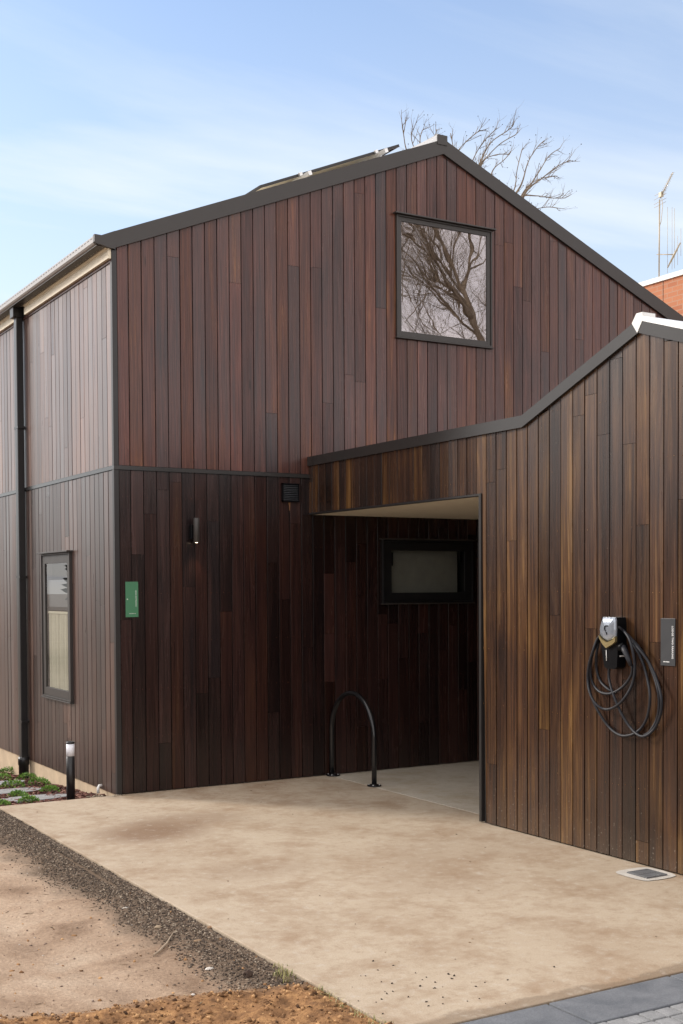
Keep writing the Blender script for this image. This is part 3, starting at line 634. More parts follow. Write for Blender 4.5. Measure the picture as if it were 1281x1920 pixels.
# grey shading of crushed stone along the slab
spx = N.new('ShaderNodeSeparateXYZ'); L.new(O, spx.inputs[0])
ed = math_(N, L, 'ADD', spx.outputs[0], math_(N, L, 'MULTIPLY', math_(N, L, 'SUBTRACT', n1.outputs['Fac'], 0.5), 0.9))
gm = N.new('ShaderNodeMapRange'); L.new(ed, gm.inputs['Value']); gm.inputs['From Min'].default_value = -1.62; gm.inputs['From Max'].default_value = -1.40
cg = mixcol(N, L, gm.outputs[0], r1.outputs[0], (0.15, 0.108, 0.076))
n4 = tex_noise(N, L, O, 45, 6, 0.7); mr4 = N.new('ShaderNodeMapRange'); L.new(n4.outputs['Fac'], mr4.inputs['Value']); mr4.inputs['From Min'].default_value = 0.3; mr4.inputs['From Max'].default_value = 0.7; mr4.inputs['To Min'].default_value = 0.75; mr4.inputs['To Max'].default_value = 1.2
col = mixcol(N, L, ea.outputs['Fac'], cg, r2.outputs[0]); s_ = N.new('ShaderNodeVectorMath'); s_.operation = 'SCALE'; L.new(col, s_.inputs[0]); L.new(mr4.outputs[0], s_.inputs['Scale']); L.new(s_.outputs[0], b.inputs['Base Color'])
b.inputs['Roughness'].default_value = 0.95; b.inputs['Specular IOR Level'].default_value = 0.15
bp = N.new('ShaderNodeBump'); bp.inputs['Strength'].default_value = 0.7; bp.inputs['Distance'].default_value = 0.02; L.new(n4.outputs['Fac'], bp.inputs['Height']); L.new(bp.outputs[0], b.inputs['Normal'])
me.materials.append(m); o = bpy.data.objects.new('dirt_ground', me); COL.objects.link(o); tag(o, kind='structure')

m_far = ground_mat('far_earth', [(0.35, (0.20, 0.15, 0.11)), (0.6, (0.33, 0.26, 0.20))], 0.6)
mb = MB(); mb.face([(-600, -600, -0.42), (600, -600, -0.42), (600, 600, -0.42), (-600, 600, -0.42)]); tag(mb.build('ground', m_far), kind='structure')
# driveway slab
mb = MB(); mb.box((-1.13, -6.5, -0.14), (2.242, -0.002, 0.0), bev=0.006); tag(mb.build('driveway', m_slab), kind='structure')
mb = MB(); mb.box((2.252, YO-0.1, -0.14), (6.6, -0.002, 0.001), bev=0.004); tag(mb.build('carport_floor', m_slab_in), kind='structure')
# joint between the two slabs filled with pale mortar
mb = MB(); mb.box((2.236, -3.0, -0.10), (2.257, -0.002, -0.004)); tag(mb.build('floor_joint', painted('joint_filler', (0.30, 0.235, 0.16), 0.9, 0, 0.3, 0.2, 14)), kind='structure')

# mulch bed
def bedz(x, y): return -0.045 - 0.060*max(0, y) + 0.012*noise.noise(Vector((x*4, y*4, 0)))
mb = MB(); st = 0.08
nx_, ny_ = int(4.5/st), int(6.0/st); i0 = 0
for i in range(nx_+1):
    for j in range(ny_+1): mb.v.append((-4.5+i*st+0.0, 0.0+j*st, max(-0.41, bedz(-4.5+i*st, j*st))))
for i in range(nx_):
    for j in range(ny_): a = i*(ny_+1)+j; mb.f.append((a, a+ny_+1, a+ny_+2, a+1)); mb.c.append((.5,)*4); mb.smooth.append(True)
tag(mb.build('garden_bed', ground_mat('bed_soil', [(0.35, (0.035, 0.016, 0.012)), (0.65, (0.09, 0.04, 0.03))], 14, fine=80)), kind='structure')

# ------------------------------------------------------------------ loose pieces (stuff)
rng = np.random.default_rng(5)
OCT_V = np.array([(1, 0, 0), (-1, 0, 0), (0, 1, 0), (0, -1, 0), (0, 0, 1), (0, 0, -1)], float)
OCT_F = np.array([(0, 2, 4), (2, 1, 4), (1, 3, 4), (3, 0, 4), (2, 0, 5), (1, 2, 5), (3, 1, 5), (0, 3, 5)])
CUB_V = np.array([(x, y, z) for x in (-1, 1) for y in (-1, 1) for z in (-1, 1)], float)
CUB_F = np.array([(0, 1, 3), (0, 3, 2), (4, 6, 7), (4, 7, 5), (0, 4, 5), (0, 5, 1), (2, 3, 7), (2, 7, 6), (0, 2, 6), (0, 6, 4), (1, 5, 7), (1, 7, 3)])
def scatter(name, pos, size, mat, aspect=(1, 1, 0.7), jit=0.3, tone=None, proto=0, tiltmax=0.6):
    PV, PF = (OCT_V, OCT_F) if proto == 0 else (CUB_V, CUB_F)
    n = len(pos); pos = np.asarray(pos); size = np.asarray(size)
    V = np.repeat(PV[None], n, 0) + rng.normal(0, jit, (n, len(PV), 3))*0.6
    V = V*np.array(aspect)[None, None]*(1+rng.uniform(-jit, jit, (n, 1, 3)))*size[:, None, None]
    a = rng.uniform(0, 2*np.pi, n); tl = rng.uniform(-tiltmax, tiltmax, n)
    c, s = np.cos(tl), np.sin(tl); y = V[:, :, 1]*c[:, None]-V[:, :, 2]*s[:, None]; z = V[:, :, 1]*s[:, None]+V[:, :, 2]*c[:, None]; V[:, :, 1] = y; V[:, :, 2] = z
    c, s = np.cos(a), np.sin(a); x = V[:, :, 0]*c[:, None]-V[:, :, 1]*s[:, None]; y = V[:, :, 0]*s[:, None]+V[:, :, 1]*c[:, None]; V[:, :, 0] = x; V[:, :, 1] = y
    V += pos[:, None]
    F = (PF[None]+(np.arange(n)*len(PV))[:, None, None]).reshape(-1, 3)
    me = bpy.data.meshes.new(name); me.vertices.add(n*len(PV)); me.vertices.foreach_set('co', V.reshape(-1))
    me.loops.add(F.size); me.loops.foreach_set('vertex_index', F.reshape(-1).astype(np.int32)); me.polygons.add(len(F)); me.polygons.foreach_set('loop_start', np.arange(0, F.size, 3, dtype=np.int32)); me.polygons.foreach_set('loop_total', np.full(len(F), 3, dtype=np.int32))
    me.update(calc_edges=True)
    tn = rng.random(n) if tone is None else tone
    at = me.attributes.new('tone', 'FLOAT_COLOR', 'POINT'); colr = np.ones((n, len(PV), 4)); colr[:, :, 0] = np.asarray(tn)[:, None]; at.data.foreach_set('color', colr.reshape(-1))
    me.materials.append(mat); o = bpy.data.objects.new(name, me); COL.objects.link(o); return o
P = []; S = []
while len(P) < 15000:
    y = -6.4 + 6.3*rng.random()**0.8; x = -1.14 - abs(rng.normal(0, 0.23)); w_ = 0.36+0.16*noise.noise(Vector((1, y*1.6, 0)))+0.07*noise.noise(Vector((4, y*6, 0)))
    if x < -1.14-w_ and rng.random() > 0.12: continue
    z, t = hgt(x, y)
    if t > 0.4: continue
    P.append((x, y, z+0.002)); S.append(0.003+0.006*rng.random()**2)
tag(scatter('gravel', P, S, tone_mat('crushed_stone', (0.050, 0.038, 0.030), (0.15, 0.115, 0.088), 0.85, 0.2, (0.40, 0.33, 0.25)), tone=rng.random(len(P))**1.6), kind='stuff')
P = []; S = []
while len(P) < 15000:
    x = rng.uniform(-4.2, -1.15); y = rng.uniform(-7.2, -3.3); z, t = hgt(x, y)
    if t < 0.25 and rng.random() > 0.025: continue
    P.append((x, y, z+0.001)); S.append(0.0022+0.015*rng.random()**5)
tag(scatter('earth_clods', P, S, tone_mat('clod_earth', (0.05, 0.028, 0.018), (0.30, 0.165, 0.08), 0.95, 0.1, (0.52, 0.32, 0.16)), aspect=(1, 0.9, 0.75)), kind='stuff')
P = []; S = []
while len(P) < 1500:
    x = rng.uniform(-3.4, -1.4); y = rng.uniform(-5.4, -0.4); z, t = hgt(x, y); P.append((x, y, z+0.001)); S.append(0.002+0.008*rng.random()**5)
tag(scatter('pebbles', P, S, tone_mat('pebble', (0.10, 0.07, 0.055), (0.30, 0.22, 0.17), 0.9, 0.2, (0.55, 0.50, 0.44))), kind='stuff')
P = []; S = []
while len(P) < 420:
    x = rng.uniform(-3.2, -1.15); y = rng.uniform(-5.8, -0.4); z, t = hgt(x, y); P.append((x, y, z+0.003)); S.append(0.006+0.016*rng.random()**2)
tag(scatter('twig_litter', P, S, tone_mat('litter', (0.06, 0.04, 0.025), (0.22, 0.15, 0.09), 0.9, 0.2, (0.50, 0.42, 0.30)), aspect=(1.6, 0.12, 0.10), tiltmax=0.2), kind='stuff')
P = []; S = []
for _ in range(7000):
    x = rng.uniform(-2.6, -0.02); y = 4.8*rng.random()**1.3+0.02; P.append((x, y, bedz(x, y)+0.008)); S.append(0.006+0.010*rng.random())
tag(scatter('bark_mulch', P, S, tone_mat('mulch', (0.045, 0.016, 0.013), (0.14, 0.05, 0.038), 0.85, 0.25, (0.33, 0.19, 0.14)), aspect=(1.4, 0.6, 0.25), proto=1, tiltmax=0.9), kind='stuff')
P = []; S = []    # bits of leaf and grit lying about on the slab
for _ in range(70):
    x = rng.uniform(-1.0, 1.9); y = rng.uniform(-6.2, -0.2); P.append((x, y, 0.002)); S.append(0.003+0.007*rng.random()**2)
tag(scatter('leaf_litter', P, S, tone_mat('litter_dark', (0.04, 0.028, 0.02), (0.16, 0.10, 0.06), 0.9, 0.2, (0.30, 0.20, 0.11)), aspect=(1.3, 0.7, 0.25)), kind='stuff')
P = []; S = []
for _ in range(46):
    x = -0.75+rng.normal(0, 0.28); y = -6.0+rng.normal(0, 0.22)
    if x > -1.1 and y > -6.48: P.append((x, y, 0.002)); S.append(0.003+0.005*rng.random())
tag(scatter('grit', P, S, tone_mat('grit_dark', (0.02, 0.018, 0.015), (0.08, 0.06, 0.045), 0.9)), kind='stuff')

def blades(name, spots, mat, n, h, spread, wdt=0.0022):
    mb = MB(); rnd = random.Random(9)
    for (cx, cy, cz) in spots:
        for _ in range(n):
            x = cx+rnd.gauss(0, spread); y = cy+rnd.gauss(0, spread); a = rnd.uniform(0, 6.28); hh = h*rnd.uniform(0.5, 1.3); ln = rnd.uniform(0.2, 1.1)*hh
            d = Vector((math.cos(a), math.sin(a), 0)); w = Vector((-d.y, d.x, 0))*wdt; p = Vector((x, y, cz)); q = p+d*ln*0.4+Vector((0, 0, hh*0.7)); e = p+d*ln+Vector((0, 0, hh*0.8)); t = rnd.random()
            mb.face([p-w, p+w, q+w*0.7, q-w*0.7], (t, t, t, 1)); mb.face([q-w*0.7, q+w*0.7, e], (t, t, t, 1))
    return mb.build(name, mat, None, tone=True)
spots = [(-1.16+rng.normal(0, .015), y, -0.02) for y in np.arange(-6.45, -5.75, 0.045)] + [(-1.18+rng.normal(0, .04), -5.50+rng.normal(0, 0.06), -0.01) for _ in range(6)]
tag(blades('grass', spots, tone_mat('dry_grass', (0.16, 0.20, 0.05), (0.42, 0.36, 0.17), 0.7, 0.3, (0.55, 0.48, 0.30)), 14, 0.034, 0.022), kind='stuff')

# ------------------------------------------------------------------ paving
m_paver = ground_mat('charcoal_paver', [(0.35, (0.12, 0.13, 0.145)), (0.65, (0.18, 0.19, 0.205))], 5, rough=0.7, bump=0.15, fine=160)
m_wetp = painted('joint_sand', (0.035, 0.035, 0.036), 0.8, 0, 0.3, 0.2, 20)
mb = MB(); mb.box((-3.2, -14.0, -0.10), (9, -6.505, -0.018)); tag(mb.build('paving_base', m_wetp), kind='structure')
mb = MB()
for x0, x1 in ((-1.78, -1.07), (-1.060, -0.352), (-0.338, 0.420), (0.434, 1.19), (1.204, 1.95), (1.964, 2.7)):
    if x0 > -1.2: mb.box((x0, -6.815, -0.06), (x1, -6.512, -0.003+rng.uniform(-0.002, 0.002)), bev=0.006)
tag(mb.build('edge_paving', m_paver), kind='structure')
m_sett = ground_mat('granite_sett', [(0.35, (0.22, 0.225, 0.23)), (0.65, (0.33, 0.335, 0.34))], 9, rough=0.8, bump=0.4, fine=220)
mb = MB()
for j in range(14):
    for i in range(34):
        x0 = -1.05+i*0.097+rng.uniform(-.002, .002); y1 = -6.823-j*0.097
        mb.box((x0, y1-0.089, -0.06), (x0+0.089, y1, -0.006+rng.uniform(-.002, .002)), bev=0.007)
tag(mb.build('sett_paving', m_sett), kind='structure')

# ------------------------------------------------------------------ garden bed things
def bed_hit(px, py):
    z = -0.06
    for _ in range(8):
        p = unproj(px, py, 2, z); z = bedz(p.x, p.y)
    return p
rnd = random.Random(4)
def leafy(loc, r, label):
    o = empty('succulent_plant', loc, label, 'plant', 'small green plants in the mulch bed')
    mb = MB()
    for _ in range(230):
        a = rnd.uniform(0, 6.28); rr = r*math.sqrt(rnd.random()); h = 0.62*r*math.sqrt(max(0, 1-(rr/r)**2))*rnd.uniform(0.7, 1.1)
        p = Vector((loc[0]+rr*math.cos(a), loc[1]+rr*math.sin(a), loc[2]+h)); d = Vector((math.cos(a+rnd.gauss(0, .8))*0.8, math.sin(a+rnd.gauss(0, .8))*0.8, rnd.uniform(0.2, 1.3))).normalized()
        w = d.cross(Vector((rnd.random(), rnd.random(), 0.2))).normalized()*0.006; l = rnd.uniform(0.018, 0.034); t = rnd.random()
        mb.face([p-d*l*0.5, p+w, p+d*l*0.6, p-w], (t, t, t, 1))
    mb.build('foliage', m_leaf, o, tone=True)
    mb = MB()
    for _ in range(7):
        a = rnd.uniform(0, 6.28); mb.tube([(loc[0], loc[1], loc[2]-0.02), (loc[0]+0.4*r*math.cos(a), loc[1]+0.4*r*math.sin(a), loc[2]+r*0.2), (loc[0]+0.8*r*math.cos(a), loc[1]+0.8*r*math.sin(a), loc[2]+r*0.35)], 0.003, 4)
    mb.build('stem', m_stem, o)
m_leaf = tone_mat('succulent_leaf', (0.06, 0.14, 0.02), (0.15, 0.30, 0.045), 0.5, 0.4, (0.30, 0.45, 0.10))
m_stem = painted('plant_stem', (0.10, 0.09, 0.04), 0.8)
for px, py, r, lab in ((16, 1449, 0.13, 'green clump in the mulch left of the downpipe foot'), (51, 1460, 0.12, 'green clump just right of the downpipe foot'), (24, 1474, 0.125, 'large bright green clump above the middle flagstone at the left edge'),
                       (73, 1469, 0.12, 'green clump below the wall between downpipe and bollard, farther back'), (33, 1492, 0.10, 'green clump overlapping the right rim of the middle flagstone'), (93, 1482, 0.10, 'green clump nearest the left of the bollard post'),
                       (54, 1502, 0.10, 'yellowish green clump growing over the front flagstone'), (2, 1460, 0.12, 'green clump cut by the left picture edge, farthest back'), (2, 1509, 0.09, 'yellowish green clump at the slab corner by the left edge')):
    p = bed_hit(px, py+3); leafy((p.x, p.y, p.z), r, lab)
for px, py, rx, lab in ((61, 1500, 0.36, 'round grey flagstone nearest the driveway slab'), (18, 1487, 0.36, 'round grey flagstone in the middle, behind the front one'), (-8, 1472, 0.32, 'grey flagstone farthest back at the left edge')):
    p = bed_hit(px, py); mb = MB(); n = 22; top = []; bot = []
    for k in range(n):
        a = 2*math.pi*k/n; rr = rx*(1+0.09*noise.noise(Vector((math.cos(a)*1.5+px, math.sin(a)*1.5, 0)))); x = p.x+rr*math.cos(a); y = p.y+rr*0.62*math.sin(a)
        zz = bedz(p.x, p.y)-0.06*(y-p.y); top.append(Vector((x*0.985+p.x*0.015, y, zz+0.022))); bot.append(Vector((x, y, zz-0.02)))
    mb.face(top); 
    for k in range(n): mb.face([bot[k], bot[(k+1) % n], top[(k+1) % n], top[k]], sm=False)
    o = mb.build('flagstone', m_flag); tag(o, lab, 'flagstone', 'round flagstones in the garden bed')

# bollard light
bp_ = Vector((-0.369, 0.286, 0)); r = 0.040
o = empty('bollard_light', (bp_.x, bp_.y, -0.06), 'short black bollard light with white lens standing behind the slab edge', 'bollard light')
mb = MB(); mb.lathe([(r, -0.12), (r, 0.355), (r-0.004, 0.358)], bp_, 24); mb.build('post', m_black, o)
mb = MB(); mb.lathe([(r-0.002, 0.360), (r-0.002, 0.474)], bp_, 24); mb.build('lens', painted('opal_lens', (0.80, 0.82, 0.88), 0.35, 0, 0.02, 0), o)
mb = MB(); mb.lathe([(r-0.002, 0.476), (r+0.001, 0.478), (r+0.001, 0.490), (r-0.006, 0.496), (0.005, 0.498)], bp_, 24); mb.build('cap', m_black, o)

# ------------------------------------------------------------------ wall fittings
Xr = Matrix.Rotation(R(90), 4, 'X')
# up-down lamp
o = empty('wall_lamp', (0.735, -0.02, 2.45), 'dark cylindrical up-down lamp on the lower front wall, glowing at its foot', 'wall lamp')
mb = MB(); mb.lathe([(0.027, 2.36), (0.029, 2.362), (0.029, 2.588), (0.027, 2.592)], (0.762, -0.105, 0), 20); body = mb.build('lamp_body', m_bronze, o)
mb = MB(); mb.box((0.72, -0.080, 2.39), (0.80, -0.020, 2.53), bev=0.006); mb.build('bracket', m_blackplastic, o)
m_e, N, L, b = newmat('lamp_glow'); b.inputs['Emission Color'].default_value = (1, 0.75, 0.5, 1); b.inputs['Emission Strength'].default_value = 4.0
mb = MB(); mb.lathe([(0.012, 2.357), (0.012, 2.3595)], (0.762, -0.105, 0), 16); mb.build('lamp_bulb', m_e, body)
ld = bpy.data.lights.new('lamp_light', 'SPOT'); ld.energy = 5.0; ld.color = (1, 0.62, 0.35); ld.spot_size = R(70); ld.spot_blend = 0.9; ld.shadow_soft_size = 0.012
lo = bpy.data.objects.new('lamp_light', ld); COL.objects.link(lo); lo.location = (0.762, -0.105, 2.35)
ld2 = ld.copy(); ld2.energy = 1.5; lo2 = bpy.data.objects.new('lamp_light', ld2); COL.objects.link(lo2); lo2.location = (0.762, -0.105, 2.605); lo2.rotation_euler = (R(180), 0, 0)

# louvred vent
o = empty('wall_vent', (1.816, -0.02, 2.87), 'square black louvred vent high on the lower front wall beside the wing', 'vent')
mb = MB(); x0, x1, z0, z1 = 1.722, 1.914, 2.782, 2.965
for a in ((x0, x0+.012, z0, z1), (x1-.012, x1, z0, z1), (x0, x1, z0, z0+.012), (x0, x1, z1-.012, z1)): mb.box((a[0], -0.05, a[2]), (a[1], -0.0215, a[3]))
mb.box((x0+.005, -0.026, z0+.005), (x1-.005, -0.0215, z1-.005)); mb.build('frame', m_blackplastic, o)
mb = MB()
for k in range(9):
    z = z0+0.016+k*0.0178; mb.prism([(x0+.013, -0.048, z), (x0+.013, -0.046, z+0.003), (x0+.013, -0.028, z+0.014), (x0+.013, -0.028, z+0.011)], (x1-x0-.026, 0, 0))
mb.build('louvre', m_signgrey, o)
mb = MB(); mb.face([(1.80, -0.0225, 2.775), (1.826, -0.0225, 2.778), (1.822, -0.0225, 2.74), (1.818, -0.0225, 2.70), (1.811, -0.0225, 2.69), (1.808, -0.0225, 2.74)]); mb.build('rust_drip', painted('rust_stain', (0.20, 0.095, 0.04), 0.7), o)

def lettering(txt, size, mat, parent, M, name='lettering', sx=1.0):
    cu = bpy.data.curves.new('t', 'FONT'); cu.body = txt; cu.size = size; cu.extrude = 0.0004; cu.resolution_u = 2; cu.align_x = 'CENTER'; cu.align_y = 'CENTER'; cu.space_character = 1.05
    cu.offset = size*0.012
    ob = bpy.data.objects.new('t', cu); COL.objects.link(ob)
    dg = bpy.context.evaluated_depsgraph_get(); dg.update(); me = bpy.data.meshes.new_from_object(ob.evaluated_get(dg))
    bpy.data.objects.remove(ob); me.name = name
    off = parent.matrix_basis.translation
    for v in me.vertices: v.co = (M @ Vector((v.co.x*sx, v.co.y, v.co.z))) - off
    me.materials.clear(); me.materials.append(mat)
    o = bpy.data.objects.new(name, me); COL.objects.link(o); o.parent = parent; return o
def frame_mat(origin, ex, ey):
    ex = Vector(ex); ey = Vector(ey); ez = ex.cross(ey); return Matrix(((ex.x, ey.x, ez.x, origin[0]), (ex.y, ey.y, ez.y, origin[1]), (ex.z, ey.z, ez.z, origin[2]), (0, 0, 0, 1)))
# green sign
g = empty('wall_sign', (0.137, -0.022, 1.82), 'tall green sign with pale sideways lettering on the front wall by the corner', 'sign')
mb = MB(); mb.box((0.074, -0.026, 1.658), (0.200, -0.0225, 1.988), bev=0.0012); mb.build('panel', m_green, g)
lettering('MAIN ENTRANCE', 0.0185, m_lettering, g, frame_mat((0.176, -0.0265, 1.832), (0, 0, -1), (1, 0, 0)), sx=1.0)
mb = MB(); mb.lathe([(0.0065, 0), (0.0065, 0.0006)], (0.092, -0.0262, 1.825), 14, M=Xr); mb.build('dot_mark', m_lettering, g)
mb = MB()
for k, w in enumerate((0.008, 0.006, 0.009, 0.007, 0.005, 0.009)):
    x = 0.110+k*0.0107; mb.box((x, -0.0268, 1.688), (x+w, -0.0262, 1.694))
mb.build('small_print', m_lettering, g)
# grey sign on the wing wall
g = empty('parking_sign', (W1-0.024, -4.93, 1.54), 'charcoal sign with white sideways lettering right of the charger', 'sign')
xs_ = W1-0.0235
mb = MB(); mb.box((xs_-0.0035, -4.994, 1.388), (xs_, -4.863, 1.704), bev=0.0012); mb.build('panel', m_signgrey, g)
lettering('LODGE TWO PARKING', 0.0205, m_lettering_w, g, frame_mat((xs_-0.004, -4.971, 1.545), (0, 0, -1), (0, -1, 0)), sx=0.98)
mb = MB()
for k, w in enumerate((0.009, 0.007, 0.008, 0.010, 0.007)):
    y = -4.889-k*0.0115; mb.box((xs_-0.0042, y-w, 1.411), (xs_-0.0036, y, 1.417))
mb.build('small_print', m_lettering_w, g)

# ------------------------------------------------------------------ wall charger with its cable
ch = empty('wall_charger', (W1-0.02, -4.45, 1.5), 'wall-mounted vehicle charger with pale glossy face and coiled black cable', 'charger')
XW = W1-0.021; XF = W1-0.125
# body: tall tapered shield in the wall plane, u = -y
def shield(x0, x1, pts, mb): mb.prism([(x0, -a, z) for a, z in pts], (x1-x0, 0, 0))
mb = MB(); shield(XW, XF+0.022, [(4.375, 1.705), (4.525, 1.705), (4.535, 1.66), (4.535, 1.50), (4.525, 1.36), (4.50, 1.345), (4.42, 1.345), (4.40, 1.36), (4.365, 1.52), (4.362, 1.62)], mb)
mb.build('charger_body', m_blackplastic, ch)
# front cover, domed
m_face, N, L, b = newmat('mirror_cover'); b.inputs['Base Color'].default_value = (0.36, 0.40, 0.46, 1); b.inputs['Metallic'].default_value = 0.55; b.inputs['Roughness'].default_value = 0.16
mb = MB()
out = [(4.400, 1.706), (4.520, 1.706), (4.528, 1.68), (4.530, 1.62), (4.528, 1.575), (4.500, 1.555), (4.448, 1.538), (4.400, 1.556), (4.370, 1.582), (4.366, 1.62), (4.376, 1.66)]
cx_, cz_ = 4.449, 1.62
rings = []
for s_, d_ in ((1.0, 0.0), (0.97, 0.010), (0.85, 0.018), (0.6, 0.024), (0.3, 0.027)):
    rings.append([(XF+0.020-d_, -(cx_+(a-cx_)*s_), cz_+(z-cz_)*s_) for a, z in out])
for A, B in zip(rings[:-1], rings[1:]):
    for k in range(len(out)): mb.face([A[k], A[(k+1) % len(out)], B[(k+1) % len(out)], B[k]], sm=True)
mb.face(rings[-1], sm=True); cov = mb.build('charger_cover', m_face, ch)
mb = MB()   # dark hooked shape on the cover
mb.tube([(XF-0.009, -4.468, 1.645), (XF-0.0095, -4.452, 1.648), (XF-0.0095, -4.438, 1.640), (XF-0.0095, -4.436, 1.622), (XF-0.0095, -4.446, 1.612)], 0.0038, 8)
mb.tube([(XF-0.0095, -4.446, 1.604), (XF-0.0095, -4.458, 1.597), (XF-0.0085, -4.452, 1.585)], 0.0034, 8)
mb.build('hook_shape', m_blackplastic, cov)
mb = MB(); shield(XF+0.020, XF+0.000, [(4.366, 1.578), (4.398, 1.550), (4.448, 1.530), (4.502, 1.549), (4.530, 1.570), (4.530, 1.538), (4.505, 1.520), (4.440, 1.490), (4.405, 1.515), (4.372, 1.555)], mb); mb.build('trim_band', m_brass, ch)
mb = MB(); mb.tube([(XF+0.018, -4.425, 1.475), (XF+0.016, -4.430, 1.40)], 0.003, 6); mb.build('status_strip', m_white, ch)
mb = MB(); mb.box((XF+0.04, -4.541, 1.432), (XF+0.085, -4.5352, 1.442)); mb.build('cable_hook', m_white, ch)
# holster ring and plug
mb = MB(); mb.tube([(XF+0.05, -4.53, 1.50), (XF+0.045, -4.575, 1.498)], [0.034, 0.030], 18); mb.build('holster', m_blackplastic, ch)
mb = MB(); mb.tube([(XF+0.04, -4.565, 1.505), (XF+0.03, -4.60, 1.47), (XF+0.03, -4.635, 1.415), (XF+0.035, -4.65, 1.375)], [0.020, 0.021, 0.017, 0.012], 12); mb.build('plug', m_cable, ch)
# cable path: pixel way-points dropped on the wall plane once, then smoothed
def loop_pts(pts, d):
    out = []
    for i, p in enumerate(pts):
        dd = d + 0.010*math.sin(i*1.9); q = unproj(1060+p[0]*0.1725, 1120+p[1]*0.1725, 0, W1-dd); out.append(q)
    return out
LO = [
 ([(690, 680), (728, 760), (712, 860), (625, 975), (500, 1045), (385, 1032), (305, 945), (272, 820), (285, 660), (330, 520), (380, 420), (480, 340), (590, 335)], 0.060),
 ([(680, 420), (730, 560), (757, 760), (730, 940), (650, 1090), (545, 1190), (435, 1218), (340, 1165), (272, 1050), (246, 900), (258, 740), (300, 590), (360, 440), (470, 350), (570, 320)], 0.085),
 ([(660, 400), (760, 540), (830, 680), (890, 870), (922, 1080), (895, 1290), (825, 1425), (720, 1495), (600, 1500), (480, 1415), (365, 1250), (282, 1070), (255, 890), (275, 700), (320, 550), (380, 430), (480, 330), (590, 325)], 0.045),
 ([(700, 450), (800, 560), (905, 700), (990, 880), (1045, 1090), (1038, 1260), (975, 1420), (880, 1505), (795, 1498), (700, 1405), (605, 1250), (525, 1060), (478, 890), (480, 780), (490, 720)], 0.062),
]
def catmull(P_, n=8):
    out = []
    for i in range(len(P_)-1):
        p0 = P_[max(0, i-1)]; p1 = P_[i]; p2 = P_[i+1]; p3 = P_[min(len(P_)-1, i+2)]
        for k in range(n):
            t = k/n; out.append(0.5*((2*p1)+(-p0+p2)*t+(2*p0-5*p1+4*p2-p3)*t*t+(-p0+3*p1-3*p2+p3)*t**3))
    out.append(P_[-1]); return out
mb = MB(); path = []
for pts, d in LO: path += loop_pts(pts, d)
mb.tube(catmull(path, 7), 0.0098, 8)
P2 = loop_pts([(590, 330), (720, 450), (860, 625), (955, 830), (1008, 1010), (1022, 1180), (995, 1330), (925, 1455), (860, 1500)], 0.034)
mb.tube(catmull(P2, 7), 0.0096, 8)
P3 = loop_pts([(372, 450), (340, 620), (343, 790), (385, 915), (470, 1000), (530, 1030)], 0.034)
mb.tube(catmull(P3, 7), 0.0096, 8)
mb.build('charging_cable', m_cable, ch)

# bicycle hoop
hp = empty('bike_hoop', (2.27, -0.45, 0), 'black tubular bicycle hoop standing at the carport edge', 'bike hoop')
mb = MB(); pts = []; ya, yb_ = -0.045, -0.855; cy_ = (ya+yb_)/2; rr = (ya-yb_)/2; zs = 0.90-0.026-rr
pts += [(2.275, ya, 0.004), (2.275, ya, 0.2), (2.275, ya, zs)]
for k in range(1, 24): a = math.pi*k/24; pts.append((2.275, cy_+rr*math.cos(a), zs+rr*math.sin(a)))
pts += [(2.275, yb_, zs), (2.275, yb_, 0.2), (2.275, yb_, 0.004)]
mb.tube(pts, 0.0255, 18); mb.build('tube', m_gloss_black, hp)
for y in (ya-0.022, yb_):
    mb = MB(); mb.lathe([(0.068, 0.003), (0.070, 0.005), (0.070, 0.012), (0.066, 0.014), (0.030, 0.016), (0.030, 0.022)], (2.275, y, 0), 28); fl = mb.build('flange', m_gloss_black, hp)
    for a in (45, 135, 225, 315):
        mb = MB(); mb.lathe([(0.007, 0.0145), (0.007, 0.020), (0.004, 0.021)], (2.275+0.052*math.cos(R(a)), y+0.052*math.sin(R(a)), 0), 6); mb.build('bolt', m_alu, fl)

# drain grate with patched collar
dr = empty('drain_grate', (1.865, -4.905, 0), 'small square black floor drain grate in a pale patch by the wing wall', 'drain')
mb = MB(); n = 26; cc = []
for k in range(n):
    a = 2*math.pi*k/n; rr = 1.0+0.08*noise.noise(Vector((math.cos(a)*2, math.sin(a)*2, 5)))
    sx_ = 0.165*rr; cc.append(Vector((1.868+sx_*(abs(math.cos(a))**0.55)*math.copysign(1, math.cos(a)), -4.895+0.165*rr*(abs(math.sin(a))**0.55)*math.copysign(1, math.sin(a)), 0.004)))
mb.face(cc); mb.build('collar', painted('patch_mortar', (0.52, 0.49, 0.44), 0.85, 0, 0.15, 0.3, 12), dr)
mb = MB(); x0, x1, y0, y1 = 1.772, 1.958, -5.0, -4.814
mb.box((x0+.004, y0+.004, 0.0045), (x1-.004, y1-.004, 0.006)); mb.build('pit_shade', painted('pit_shade_black', (0.004, 0.004, 0.004), 0.9, 0, 0.1, 0), dr)  # flat black plate; the drain hole's darkness put into its colour
mb = MB()
for a in ((x0, x0+.012, y0, y1), (x1-.012, x1, y0, y1), (x0+.012, x1-.012, y0, y0+.012), (x0+.012, x1-.012, y1-.012, y1)): mb.box((a[0], a[2], 0.005), (a[1], a[3], 0.013))
for k in range(8): xx = x0+0.024+k*0.0195; mb.box((xx, y0+.012, 0.007), (xx+0.007, y1-.012, 0.0125))
mb.box((x0+.012, (y0+y1)/2-.005, 0.007), (x1-.012, (y0+y1)/2+.005, 0.013)); mb.build('grille', painted('grate_iron', (0.15, 0.155, 0.165), 0.45, 0.3), dr)

